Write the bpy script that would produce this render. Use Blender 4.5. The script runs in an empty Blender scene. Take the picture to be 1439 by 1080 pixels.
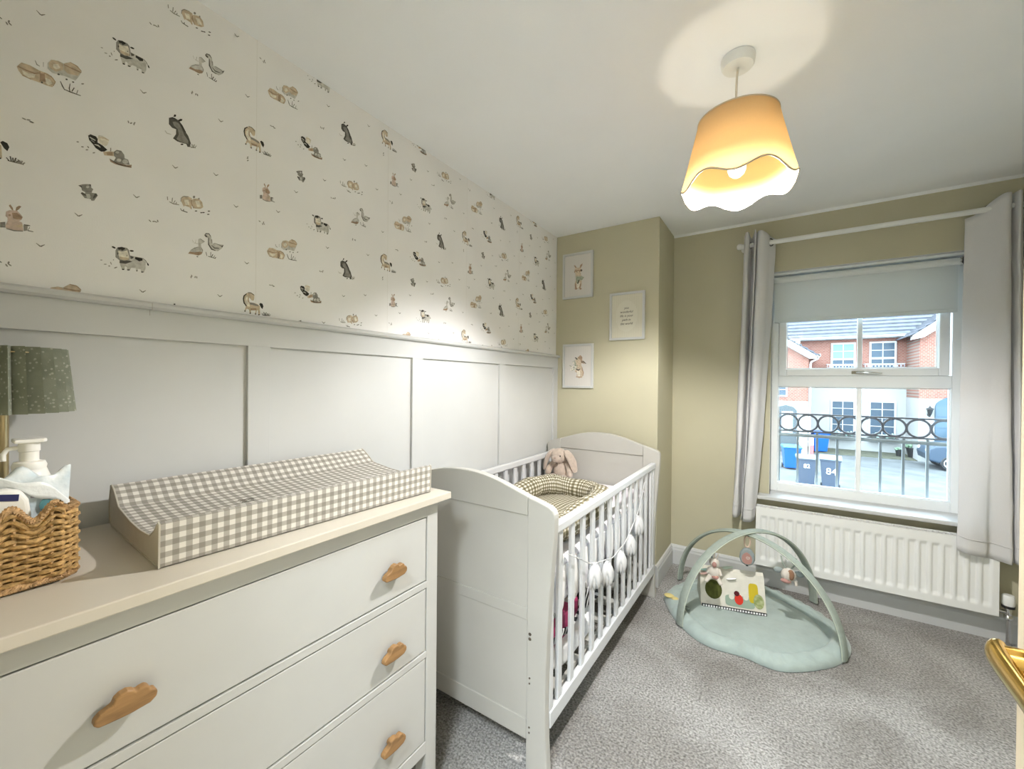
import bpy, bmesh, math, random
from mathutils import Vector, Matrix, noise
random.seed(7)
S = bpy.context.scene
COL = S.collection
PI = math.pi
RAD = math.radians

# ------------------------------------------------------------------ camera, sky, lights, exposure
cam = bpy.data.cameras.new('camera')
cam.sensor_fit = 'HORIZONTAL'; cam.sensor_width = 36.0
cam.lens = 575.518 / 1439 * 36.0
cam.clip_start = 0.01; cam.clip_end = 400
camo = bpy.data.objects.new('camera', cam); COL.objects.link(camo)
yaw, pitch, roll = RAD(33.2159), RAD(-0.36), RAD(0.5145)
fw = Vector((-math.sin(yaw) * math.cos(pitch), math.cos(yaw) * math.cos(pitch), math.sin(pitch)))
r0 = Vector((math.cos(yaw), math.sin(yaw), 0)); u0 = r0.cross(fw)
rr = r0 * math.cos(roll) + u0 * math.sin(roll); uu = -r0 * math.sin(roll) + u0 * math.cos(roll)
camo.matrix_world = Matrix(((rr.x, uu.x, -fw.x, 1.4056), (rr.y, uu.y, -fw.y, 0.0), (rr.z, uu.z, -fw.z, 1.3191), (0, 0, 0, 1)))
S.camera = camo

world = bpy.data.worlds.new('overcast_sky'); S.world = world; world.use_nodes = True
wn = world.node_tree.nodes; wl = world.node_tree.links; wn.clear()
w_out = wn.new('ShaderNodeOutputWorld'); w_bg = wn.new('ShaderNodeBackground')
w_bg.inputs[0].default_value = (0.74, 0.89, 1.0, 1); w_bg.inputs[1].default_value = 5.2
wl.new(w_bg.outputs[0], w_out.inputs[0])

def area(name, loc, rot, sx, sy, power, color, portal=False):
    l = bpy.data.lights.new(name, 'AREA'); l.shape = 'RECTANGLE'; l.size = sx; l.size_y = sy
    l.energy = power; l.color = color
    if portal: l.cycles.is_portal = True
    o = bpy.data.objects.new(name, l); o.location = loc; o.rotation_euler = rot; COL.objects.link(o); return o
area('window_portal', (1.80, 3.40, 1.32), (RAD(-90), 0, 0), 0.9, 1.46, 10, (1, 1, 1), True)
area('added_hall_fill', (1.15, -0.62, 2.36), (0, 0, 0), 0.5, 0.5, 50, (0.86, 0.94, 1.0))  # unseen fill light added in the hallway to brighten the room
BULB_W = 82.0
BULB_C = (1.0, 0.975, 0.95)
S.view_settings.view_transform = 'Standard'; S.view_settings.look = 'None'
S.view_settings.exposure = 1.25; S.view_settings.gamma = 1.0
try: S.view_settings.use_curve_mapping = False
except Exception: pass
S.cycles.use_denoising = True
S.cycles.max_bounces = 12; S.cycles.diffuse_bounces = 8; S.cycles.transparent_max_bounces = 16
S.cycles.caustics_reflective = False; S.cycles.caustics_refractive = False
S.cycles.sample_clamp_indirect = 6.0

# ------------------------------------------------------------------ materials
def srgb(r, g, b):
    f = lambda c: (c / 255 / 12.92) if c / 255 <= 0.04045 else ((c / 255 + 0.055) / 1.055) ** 2.4
    return (f(r), f(g), f(b))
MATS = {}
def mat(name, col, rough=0.6, var=0.0, vscale=8.0, bump=0.0, bscale=60.0, metal=0.0, spec=0.4, col2=None, sheen=0.0, stretch=None, detail=4.0):
    if name in MATS: return MATS[name]
    m = bpy.data.materials.new(name); m.use_nodes = True; MATS[name] = m
    nt = m.node_tree; p = nt.nodes['Principled BSDF']
    p.inputs['Base Color'].default_value = (*col, 1); p.inputs['Roughness'].default_value = rough
    p.inputs['Metallic'].default_value = metal; p.inputs['Specular IOR Level'].default_value = spec
    if sheen: p.inputs['Sheen Weight'].default_value = sheen
    if var > 0 or bump > 0 or col2:
        tc = nt.nodes.new('ShaderNodeTexCoord'); src = tc.outputs['Object']
        if stretch:
            mp = nt.nodes.new('ShaderNodeMapping'); mp.inputs['Scale'].default_value = stretch
            nt.links.new(src, mp.inputs[0]); src = mp.outputs[0]
    if var > 0 or col2:
        n = nt.nodes.new('ShaderNodeTexNoise'); n.inputs['Scale'].default_value = vscale; n.inputs['Detail'].default_value = detail
        nt.links.new(src, n.inputs['Vector'])
        cr = nt.nodes.new('ShaderNodeValToRGB')
        c2 = col2 or tuple(min(1, c * (1 + var)) for c in col); c1 = col if col2 else tuple(c * (1 - var) for c in col)
        cr.color_ramp.elements[0].position = 0.35; cr.color_ramp.elements[1].position = 0.65
        cr.color_ramp.elements[0].color = (*c1, 1); cr.color_ramp.elements[1].color = (*c2, 1)
        nt.links.new(n.outputs['Fac'], cr.inputs[0]); nt.links.new(cr.outputs[0], p.inputs['Base Color'])
    if bump > 0:
        n2 = nt.nodes.new('ShaderNodeTexNoise'); n2.inputs['Scale'].default_value = bscale; n2.inputs['Detail'].default_value = 3
        nt.links.new(src, n2.inputs['Vector'])
        b = nt.nodes.new('ShaderNodeBump'); b.inputs['Strength'].default_value = bump; b.inputs['Distance'].default_value = 0.004
        nt.links.new(n2.outputs['Fac'], b.inputs['Height']); nt.links.new(b.outputs[0], p.inputs['Normal'])
    return m
def emit(name, col, strength):
    m = bpy.data.materials.new(name); m.use_nodes = True; nt = m.node_tree
    p = nt.nodes['Principled BSDF']; p.inputs['Base Color'].default_value = (*col, 1)
    p.inputs['Emission Color'].default_value = (*col, 1); p.inputs['Emission Strength'].default_value = strength
    MATS[name] = m; return m
def cloth(name, col, trans=0.35, tcol=None, wscale=900, bump=0.25):
    m = bpy.data.materials.new(name); m.use_nodes = True; nt = m.node_tree; MATS[name] = m
    nt.nodes.remove(nt.nodes['Principled BSDF']); out = nt.nodes['Material Output']
    d = nt.nodes.new('ShaderNodeBsdfDiffuse'); t = nt.nodes.new('ShaderNodeBsdfTranslucent'); mx = nt.nodes.new('ShaderNodeMixShader')
    tc = nt.nodes.new('ShaderNodeTexCoord'); n = nt.nodes.new('ShaderNodeTexNoise'); n.inputs['Scale'].default_value = wscale; n.inputs['Detail'].default_value = 2
    nt.links.new(tc.outputs['Object'], n.inputs['Vector'])
    cr = nt.nodes.new('ShaderNodeValToRGB'); cr.color_ramp.elements[0].color = (*[c * .88 for c in col], 1); cr.color_ramp.elements[1].color = (*[min(1, c * 1.08) for c in col], 1)
    nt.links.new(n.outputs['Fac'], cr.inputs[0]); nt.links.new(cr.outputs[0], d.inputs[0])
    t.inputs[0].default_value = (*(tcol or col), 1); mx.inputs[0].default_value = trans
    b = nt.nodes.new('ShaderNodeBump'); b.inputs['Strength'].default_value = bump; b.inputs['Distance'].default_value = 0.001
    nt.links.new(n.outputs['Fac'], b.inputs['Height']); nt.links.new(b.outputs[0], d.inputs['Normal'])
    nt.links.new(d.outputs[0], mx.inputs[1]); nt.links.new(t.outputs[0], mx.inputs[2]); nt.links.new(mx.outputs[0], out.inputs[0]); return m
def gingham(name, period, c_light, c_mid, c_dark, duty=0.5, rough=0.7):
    """woven check on UV coordinates given in metres"""
    m = bpy.data.materials.new(name); m.use_nodes = True; nt = m.node_tree; MATS[name] = m
    p = nt.nodes['Principled BSDF']; p.inputs['Roughness'].default_value = rough; p.inputs['Specular IOR Level'].default_value = 0.25
    tc = nt.nodes.new('ShaderNodeTexCoord'); sp = nt.nodes.new('ShaderNodeSeparateXYZ'); nt.links.new(tc.outputs['UV'], sp.inputs[0])
    def wave(sock):
        a = nt.nodes.new('ShaderNodeMath'); a.operation = 'DIVIDE'; a.inputs[1].default_value = period; nt.links.new(sock, a.inputs[0])
        f = nt.nodes.new('ShaderNodeMath'); f.operation = 'FRACT'; nt.links.new(a.outputs[0], f.inputs[0])
        g = nt.nodes.new('ShaderNodeMath'); g.operation = 'GREATER_THAN'; g.inputs[1].default_value = duty; nt.links.new(f.outputs[0], g.inputs[0])
        h = nt.nodes.new('ShaderNodeMath'); h.operation = 'MULTIPLY'; h.inputs[1].default_value = 0.5; nt.links.new(g.outputs[0], h.inputs[0]); return h.outputs[0]
    ad = nt.nodes.new('ShaderNodeMath'); ad.operation = 'ADD'; nt.links.new(wave(sp.outputs[0]), ad.inputs[0]); nt.links.new(wave(sp.outputs[1]), ad.inputs[1])
    cr = nt.nodes.new('ShaderNodeValToRGB'); cr.color_ramp.interpolation = 'CONSTANT'; e = cr.color_ramp.elements
    e[0].position = 0; e[0].color = (*c_dark, 1); e[1].position = 0.25; e[1].color = (*c_mid, 1); k = e.new(0.75); k.color = (*c_light, 1)
    nt.links.new(ad.outputs[0], cr.inputs[0]); nt.links.new(cr.outputs[0], p.inputs['Base Color'])
    return m

white = mat('white_satin_paint', (.555, .565, .565), .38, var=.015, vscale=5)
furn = mat('white_furniture_lacquer', (.49, .49, .475), .42, var=.02, vscale=6)
furn_top = mat('lamp_lit_furniture_lacquer', (.55, .505, .43), .36, var=.02, vscale=6)  # chest lacquer for the top, with the pendant's warm light in its colour
rail_lit = mat('window_lit_crib_lacquer', (.62, .63, .645), .35)  # crib lacquer made lighter and bluer: window light painted into the side rails
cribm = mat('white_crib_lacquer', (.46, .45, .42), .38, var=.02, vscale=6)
ceil_m = mat('white_ceiling_emulsion', (.89, .91, .94), .9, var=.01, vscale=3, bump=.05, bscale=200)
sage = mat('sage_wall_emulsion', (.49, .465, .34), .85, var=.02, vscale=3, bump=.06, bscale=220)
paper = mat('pale_wallpaper', (.87, .865, .87), .8, var=.02, vscale=4, bump=.08, bscale=350)
upvc = mat('white_upvc', (.80, .83, .84), .3)
metal_w = mat('white_powder_coat', (.78, .79, .78), .35)
dark_gap = mat('dark_recess', (.10, .09, .08), .9)
chrome = mat('chrome', (.75, .75, .75), .15, metal=1.0)
brass = mat('polished_brass', (.70, .46, .13), .16, metal=1.0)
brass_d = mat('aged_brass', (.42, .34, .20), .32, metal=1.0)
wood = mat('oak_knob_wood', (.27, .15, .06), .5, var=.25, vscale=14, stretch=(1, 1, 6), bump=.1)
black = mat('black_plastic', (.02, .02, .022), .4)

def carpet_mat():
    m = bpy.data.materials.new('taupe_carpet'); m.use_nodes = True; nt = m.node_tree
    p = nt.nodes['Principled BSDF']; p.inputs['Roughness'].default_value = 1.0; p.inputs['Specular IOR Level'].default_value = 0.05
    p.inputs['Sheen Weight'].default_value = 0.25
    tc = nt.nodes.new('ShaderNodeTexCoord')
    def nz(scale, det, dist=0.0):
        n = nt.nodes.new('ShaderNodeTexNoise'); n.inputs['Scale'].default_value = scale; n.inputs['Detail'].default_value = det
        n.inputs['Distortion'].default_value = dist; nt.links.new(tc.outputs['Object'], n.inputs['Vector']); return n
    def ramp(n, p0, c0, p1, c1):
        r = nt.nodes.new('ShaderNodeValToRGB'); r.color_ramp.elements[0].position = p0; r.color_ramp.elements[1].position = p1
        r.color_ramp.elements[0].color = (*c0, 1); r.color_ramp.elements[1].color = (*c1, 1); nt.links.new(n.outputs['Fac'], r.inputs[0]); return r
    fine = ramp(nz(120, 4), .32, (.145, .138, .128), .68, (.54, .525, .505))
    patch = ramp(nz(2.6, 5, .6),   .38, (.62, .60, .575), .62, (1, 1, 1))
    mx = nt.nodes.new('ShaderNodeMix'); mx.data_type = 'RGBA'; mx.blend_type = 'MULTIPLY'; mx.inputs[0].default_value = 1.0
    nt.links.new(fine.outputs[0], mx.inputs[6]); nt.links.new(patch.outputs[0], mx.inputs[7]); nt.links.new(mx.outputs[2], p.inputs['Base Color'])
    b = nt.nodes.new('ShaderNodeBump'); b.inputs['Strength'].default_value = 0.9; b.inputs['Distance'].default_value = 0.012
    nt.links.new(nz(110, 5).outputs['Fac'], b.inputs['Height']); nt.links.new(b.outputs[0], p.inputs['Normal'])
    MATS['carpet'] = m; return m
carpet = carpet_mat()
def glass_mat():
    m = bpy.data.materials.new('window_glass'); m.use_nodes = True; nt = m.node_tree; nt.nodes.remove(nt.nodes['Principled BSDF'])
    out = nt.nodes['Material Output']; t = nt.nodes.new('ShaderNodeBsdfTransparent'); g = nt.nodes.new('ShaderNodeBsdfGlossy'); mx = nt.nodes.new('ShaderNodeMixShader')
    t.inputs[0].default_value = (.95, .98, .98, 1); g.inputs['Roughness'].default_value = 0.02
    fr = nt.nodes.new('ShaderNodeFresnel'); fr.inputs[0].default_value = 1.3
    nt.links.new(fr.outputs[0], mx.inputs[0]); nt.links.new(t.outputs[0], mx.inputs[1]); nt.links.new(g.outputs[0], mx.inputs[2]); nt.links.new(mx.outputs[0], out.inputs[0])
    MATS['glass'] = m; return m
glass = glass_mat()

# ------------------------------------------------------------------ mesh builder
class MB:
    def __init__(s): s.v = []; s.f = []; s.m = []; s.uv = {}
    def _add(s, vs, fs, mi=0, uvs=None):
        o = len(s.v); s.v += [Vector(v) for v in vs]
        for i, f in enumerate(fs):
            if uvs: s.uv[len(s.f)] = uvs[i]
            s.f.append([a + o for a in f]); s.m.append(mi)
        return s
    def box(s, x0, x1, y0, y1, z0, z1, mi=0):
        vs = [(x, y, z) for z in (z0, z1) for y in (y0, y1) for x in (x0, x1)]
        return s._add(vs, [[0, 2, 3, 1], [4, 5, 7, 6], [0, 1, 5, 4], [2, 6, 7, 3], [0, 4, 6, 2], [1, 3, 7, 5]], mi)
    def prism(s, pts, axis, a, b, mi=0):
        def P(p, t): return (t, p[0], p[1]) if axis == 'x' else ((p[0], t, p[1]) if axis == 'y' else (p[0], p[1], t))
        n = len(pts); vs = [P(p, a) for p in pts] + [P(p, b) for p in pts]
        fs = [list(range(n))[::-1], list(range(n, 2 * n))] + [[i, (i + 1) % n, n + (i + 1) % n, n + i] for i in range(n)]
        return s._add(vs, fs, mi)
    def tube(s, pts, r, n=8, closed=False, mi=0, flat=None, up=None):
        pts = [Vector(p) for p in pts]; N = len(pts); vs = []; fs = []
        prev = None
        for i, p in enumerate(pts):
            a = pts[(i - 1) % N] if (closed or i > 0) else p; b = pts[(i + 1) % N] if (closed or i < N - 1) else p
            d = (b - a); d = d.normalized() if d.length > 1e-9 else Vector((0, 0, 1))
            if up is not None: x = d.cross(Vector(up)); 
            elif prev is None:
                t = Vector((0, 0, 1)) if abs(d.z) < .9 else Vector((1, 0, 0)); x = d.cross(t)
            else: x = prev - d * prev.dot(d)
            x = x.normalized() if x.length > 1e-9 else Vector((1, 0, 0)); prev = x; y = d.cross(x).normalized()
            R = r[i] if isinstance(r, (list, tuple)) else r
            fa, fb = flat or (1, 1)
            for k in range(n):
                t = 2 * PI * k / n + PI / n; vs.append(p + x * (R * fa * math.cos(t)) + y * (R * fb * math.sin(t)))
        M = N if closed else N - 1
        for i in range(M):
            j = (i + 1) % N
            for k in range(n): l = (k + 1) % n; fs.append([i * n + k, i * n + l, j * n + l, j * n + k])
        if not closed: fs.append(list(range(n))[::-1]); fs.append([(N - 1) * n + k for k in range(n)])
        return s._add(vs, fs, mi)
    def lathe(s, prof, c=(0, 0, 0), n=24, mi=0, ax='z'):
        vs = []; fs = []
        def T(x, y, z):
            v = (x, y, z) if ax == 'z' else ((z, x, y) if ax == 'x' else (x, z, y)); return (v[0] + c[0], v[1] + c[1], v[2] + c[2])
        for (r, z) in prof:
            for k in range(n): t = 2 * PI * k / n; vs.append(T(r * math.cos(t), r * math.sin(t), z))
        for i in range(len(prof) - 1):
            for k in range(n): l = (k + 1) % n; fs.append([i * n + k, i * n + l, (i + 1) * n + l, (i + 1) * n + k])
        if prof[0][0] > 1e-6: fs.append(list(range(n))[::-1])
        if prof[-1][0] > 1e-6: fs.append([(len(prof) - 1) * n + k for k in range(n)])
        return s._add(vs, fs, mi)
    def ell(s, c, r, rot=(0, 0, 0), nu=14, nv=9, mi=0, bumpy=0.0, seed=0):
        from mathutils import Euler
        Rm = Euler(rot).to_matrix(); c = Vector(c); vs = []; fs = []
        for j in range(nv + 1):
            ph = -PI / 2 + PI * j / nv
            for k in range(nu):
                t = 2 * PI * k / nu; q = Vector((math.cos(ph) * math.cos(t), math.cos(ph) * math.sin(t), math.sin(ph)))
                e = 1 + (bumpy * noise.noise(q * 2.3 + Vector((seed, seed * 1.7, 0))) if bumpy else 0)
                vs.append(c + Rm @ Vector((q.x * r[0] * e, q.y * r[1] * e, q.z * r[2] * e)))
        for j in range(nv):
            for k in range(nu): l = (k + 1) % nu; fs.append([j * nu + k, j * nu + l, (j + 1) * nu + l, (j + 1) * nu + k])
        return s._add(vs, fs, mi)
    def grid(s, fn, nu, nv, cu=False, cv=False, mi=0, uvf=None):
        """fn(u, v) with u, v in 0..1"""
        o = len(s.v); U = nu if cu else nu + 1; Vn = nv if cv else nv + 1
        for j in range(Vn):
            for i in range(U): s.v.append(Vector(fn(i / nu, j / nv)))
        for j in range(nv):
            for i in range(nu):
                a, b = i, (i + 1) % U if cu else i + 1; c, d = j, (j + 1) % Vn if cv else j + 1
                if uvf: s.uv[len(s.f)] = [uvf(i / nu, j / nv), uvf((i + 1) / nu, j / nv), uvf((i + 1) / nu, (j + 1) / nv), uvf(i / nu, (j + 1) / nv)]
                s.f.append([o + c * U + a, o + c * U + b, o + d * U + b, o + d * U + a]); s.m.append(mi)
        return s
    def poly(s, pts, mi=0): return s._add(pts, [list(range(len(pts)))], mi)

ORIG = {}
def put(o, parent=None):
    COL.objects.link(o)
    if parent: o.parent = parent
    return o
def obj(name, mb, mats, parent=None, bevel=0.0, smooth=None, local=False, subsurf=0, solid=0.0, weld=False, seg=2):
    base = Vector((0, 0, 0)) if local or parent is None else ORIG.get(parent.name, Vector((0, 0, 0)))
    me = bpy.data.meshes.new(name)
    me.from_pydata([tuple(v - base) for v in mb.v], [], mb.f)
    if mb.uv:
        uvl = me.uv_layers.new(name='UVMap')
        for p in me.polygons:
            if p.index in mb.uv:
                for li, uv in zip(p.loop_indices, mb.uv[p.index]): uvl.data[li].uv = uv
    for m in (mats if isinstance(mats, (list, tuple)) else [mats]): me.materials.append(m)
    for p, mi in zip(me.polygons, mb.m): p.material_index = mi
    bm = bmesh.new(); bm.from_mesh(me)
    if weld: bmesh.ops.remove_doubles(bm, verts=bm.verts, dist=1e-5)
    bmesh.ops.recalc_face_normals(bm, faces=bm.faces); bm.to_mesh(me); bm.free()
    o = bpy.data.objects.new(name, me); put(o, parent)
    ORIG[o.name] = base if parent else Vector((0, 0, 0))
    if smooth is not None:
        for p in me.polygons: p.use_smooth = True
        try: me.set_sharp_from_angle(angle=RAD(smooth))
        except Exception: pass
    if solid:
        md = o.modifiers.new('thickness', 'SOLIDIFY'); md.thickness = solid; md.offset = 0
    if subsurf:
        md = o.modifiers.new('smooth', 'SUBSURF'); md.levels = subsurf; md.render_levels = subsurf
    if bevel:
        md = o.modifiers.new('soft_edges', 'BEVEL'); md.width = bevel; md.segments = seg; md.limit_method = 'ANGLE'; md.angle_limit = RAD(35)
    return o
def tag(o, label, cat=None, group=None, kind=None):
    if label: o['label'] = label
    if cat: o['category'] = cat
    if group: o['group'] = group
    if kind: o['kind'] = kind
    return o
def thing(name, label, cat, loc=(0, 0, 0), rotz=0.0, group=None):
    o = bpy.data.objects.new(name, None); o.empty_display_size = .05; o.location = loc; o.rotation_euler = (0, 0, rotz); COL.objects.link(o)
    ORIG[o.name] = Vector(loc); return tag(o, label, cat, group)
def struct(name, mb, m, label, **k):
    o = obj(name, mb, m, None, **k); o['kind'] = 'structure'; o['label'] = label; return o
def copy_tree(o, parent=None):
    c = o.copy(); COL.objects.link(c); c.parent = parent
    ORIG[c.name] = ORIG.get(o.name, Vector())
    for ch in list(o.children): copy_tree(ch, c)
    return c
def spline(pts, n):
    P = [Vector(p) for p in pts]; out = []
    m = len(P) - 1
    for k in range(n + 1):
        t = k / n * m; i = min(int(t), m - 1); f = t - i
        a = P[max(i - 1, 0)]; b = P[i]; c = P[i + 1]; d = P[min(i + 2, m)]
        out.append(.5 * ((2 * b) + (c - a) * f + (2 * a - 5 * b + 4 * c - d) * f * f + (3 * b - a - 3 * c + d) * f ** 3))
    return out
def text_mesh(name, body, size, loc, rot, m, parent, shear=0.0, depth=0.0004, align='CENTER', base=None):
    cu = bpy.data.curves.new(name, 'FONT'); cu.body = body; cu.size = size; cu.align_x = align; cu.align_y = 'CENTER'; cu.shear = shear; cu.extrude = depth
    t = bpy.data.objects.new(name, cu); COL.objects.link(t)
    bpy.context.view_layer.update()
    me = bpy.data.meshes.new_from_object(t.evaluated_get(bpy.context.evaluated_depsgraph_get())); bpy.data.objects.remove(t)
    me.name = name
    me.materials.clear(); me.materials.append(m)
    o = bpy.data.objects.new(name, me); put(o, parent)
    o.location = Vector(loc) - (ORIG.get(parent.name, Vector()) if parent else Vector()); o.rotation_euler = rot
    return o

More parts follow.
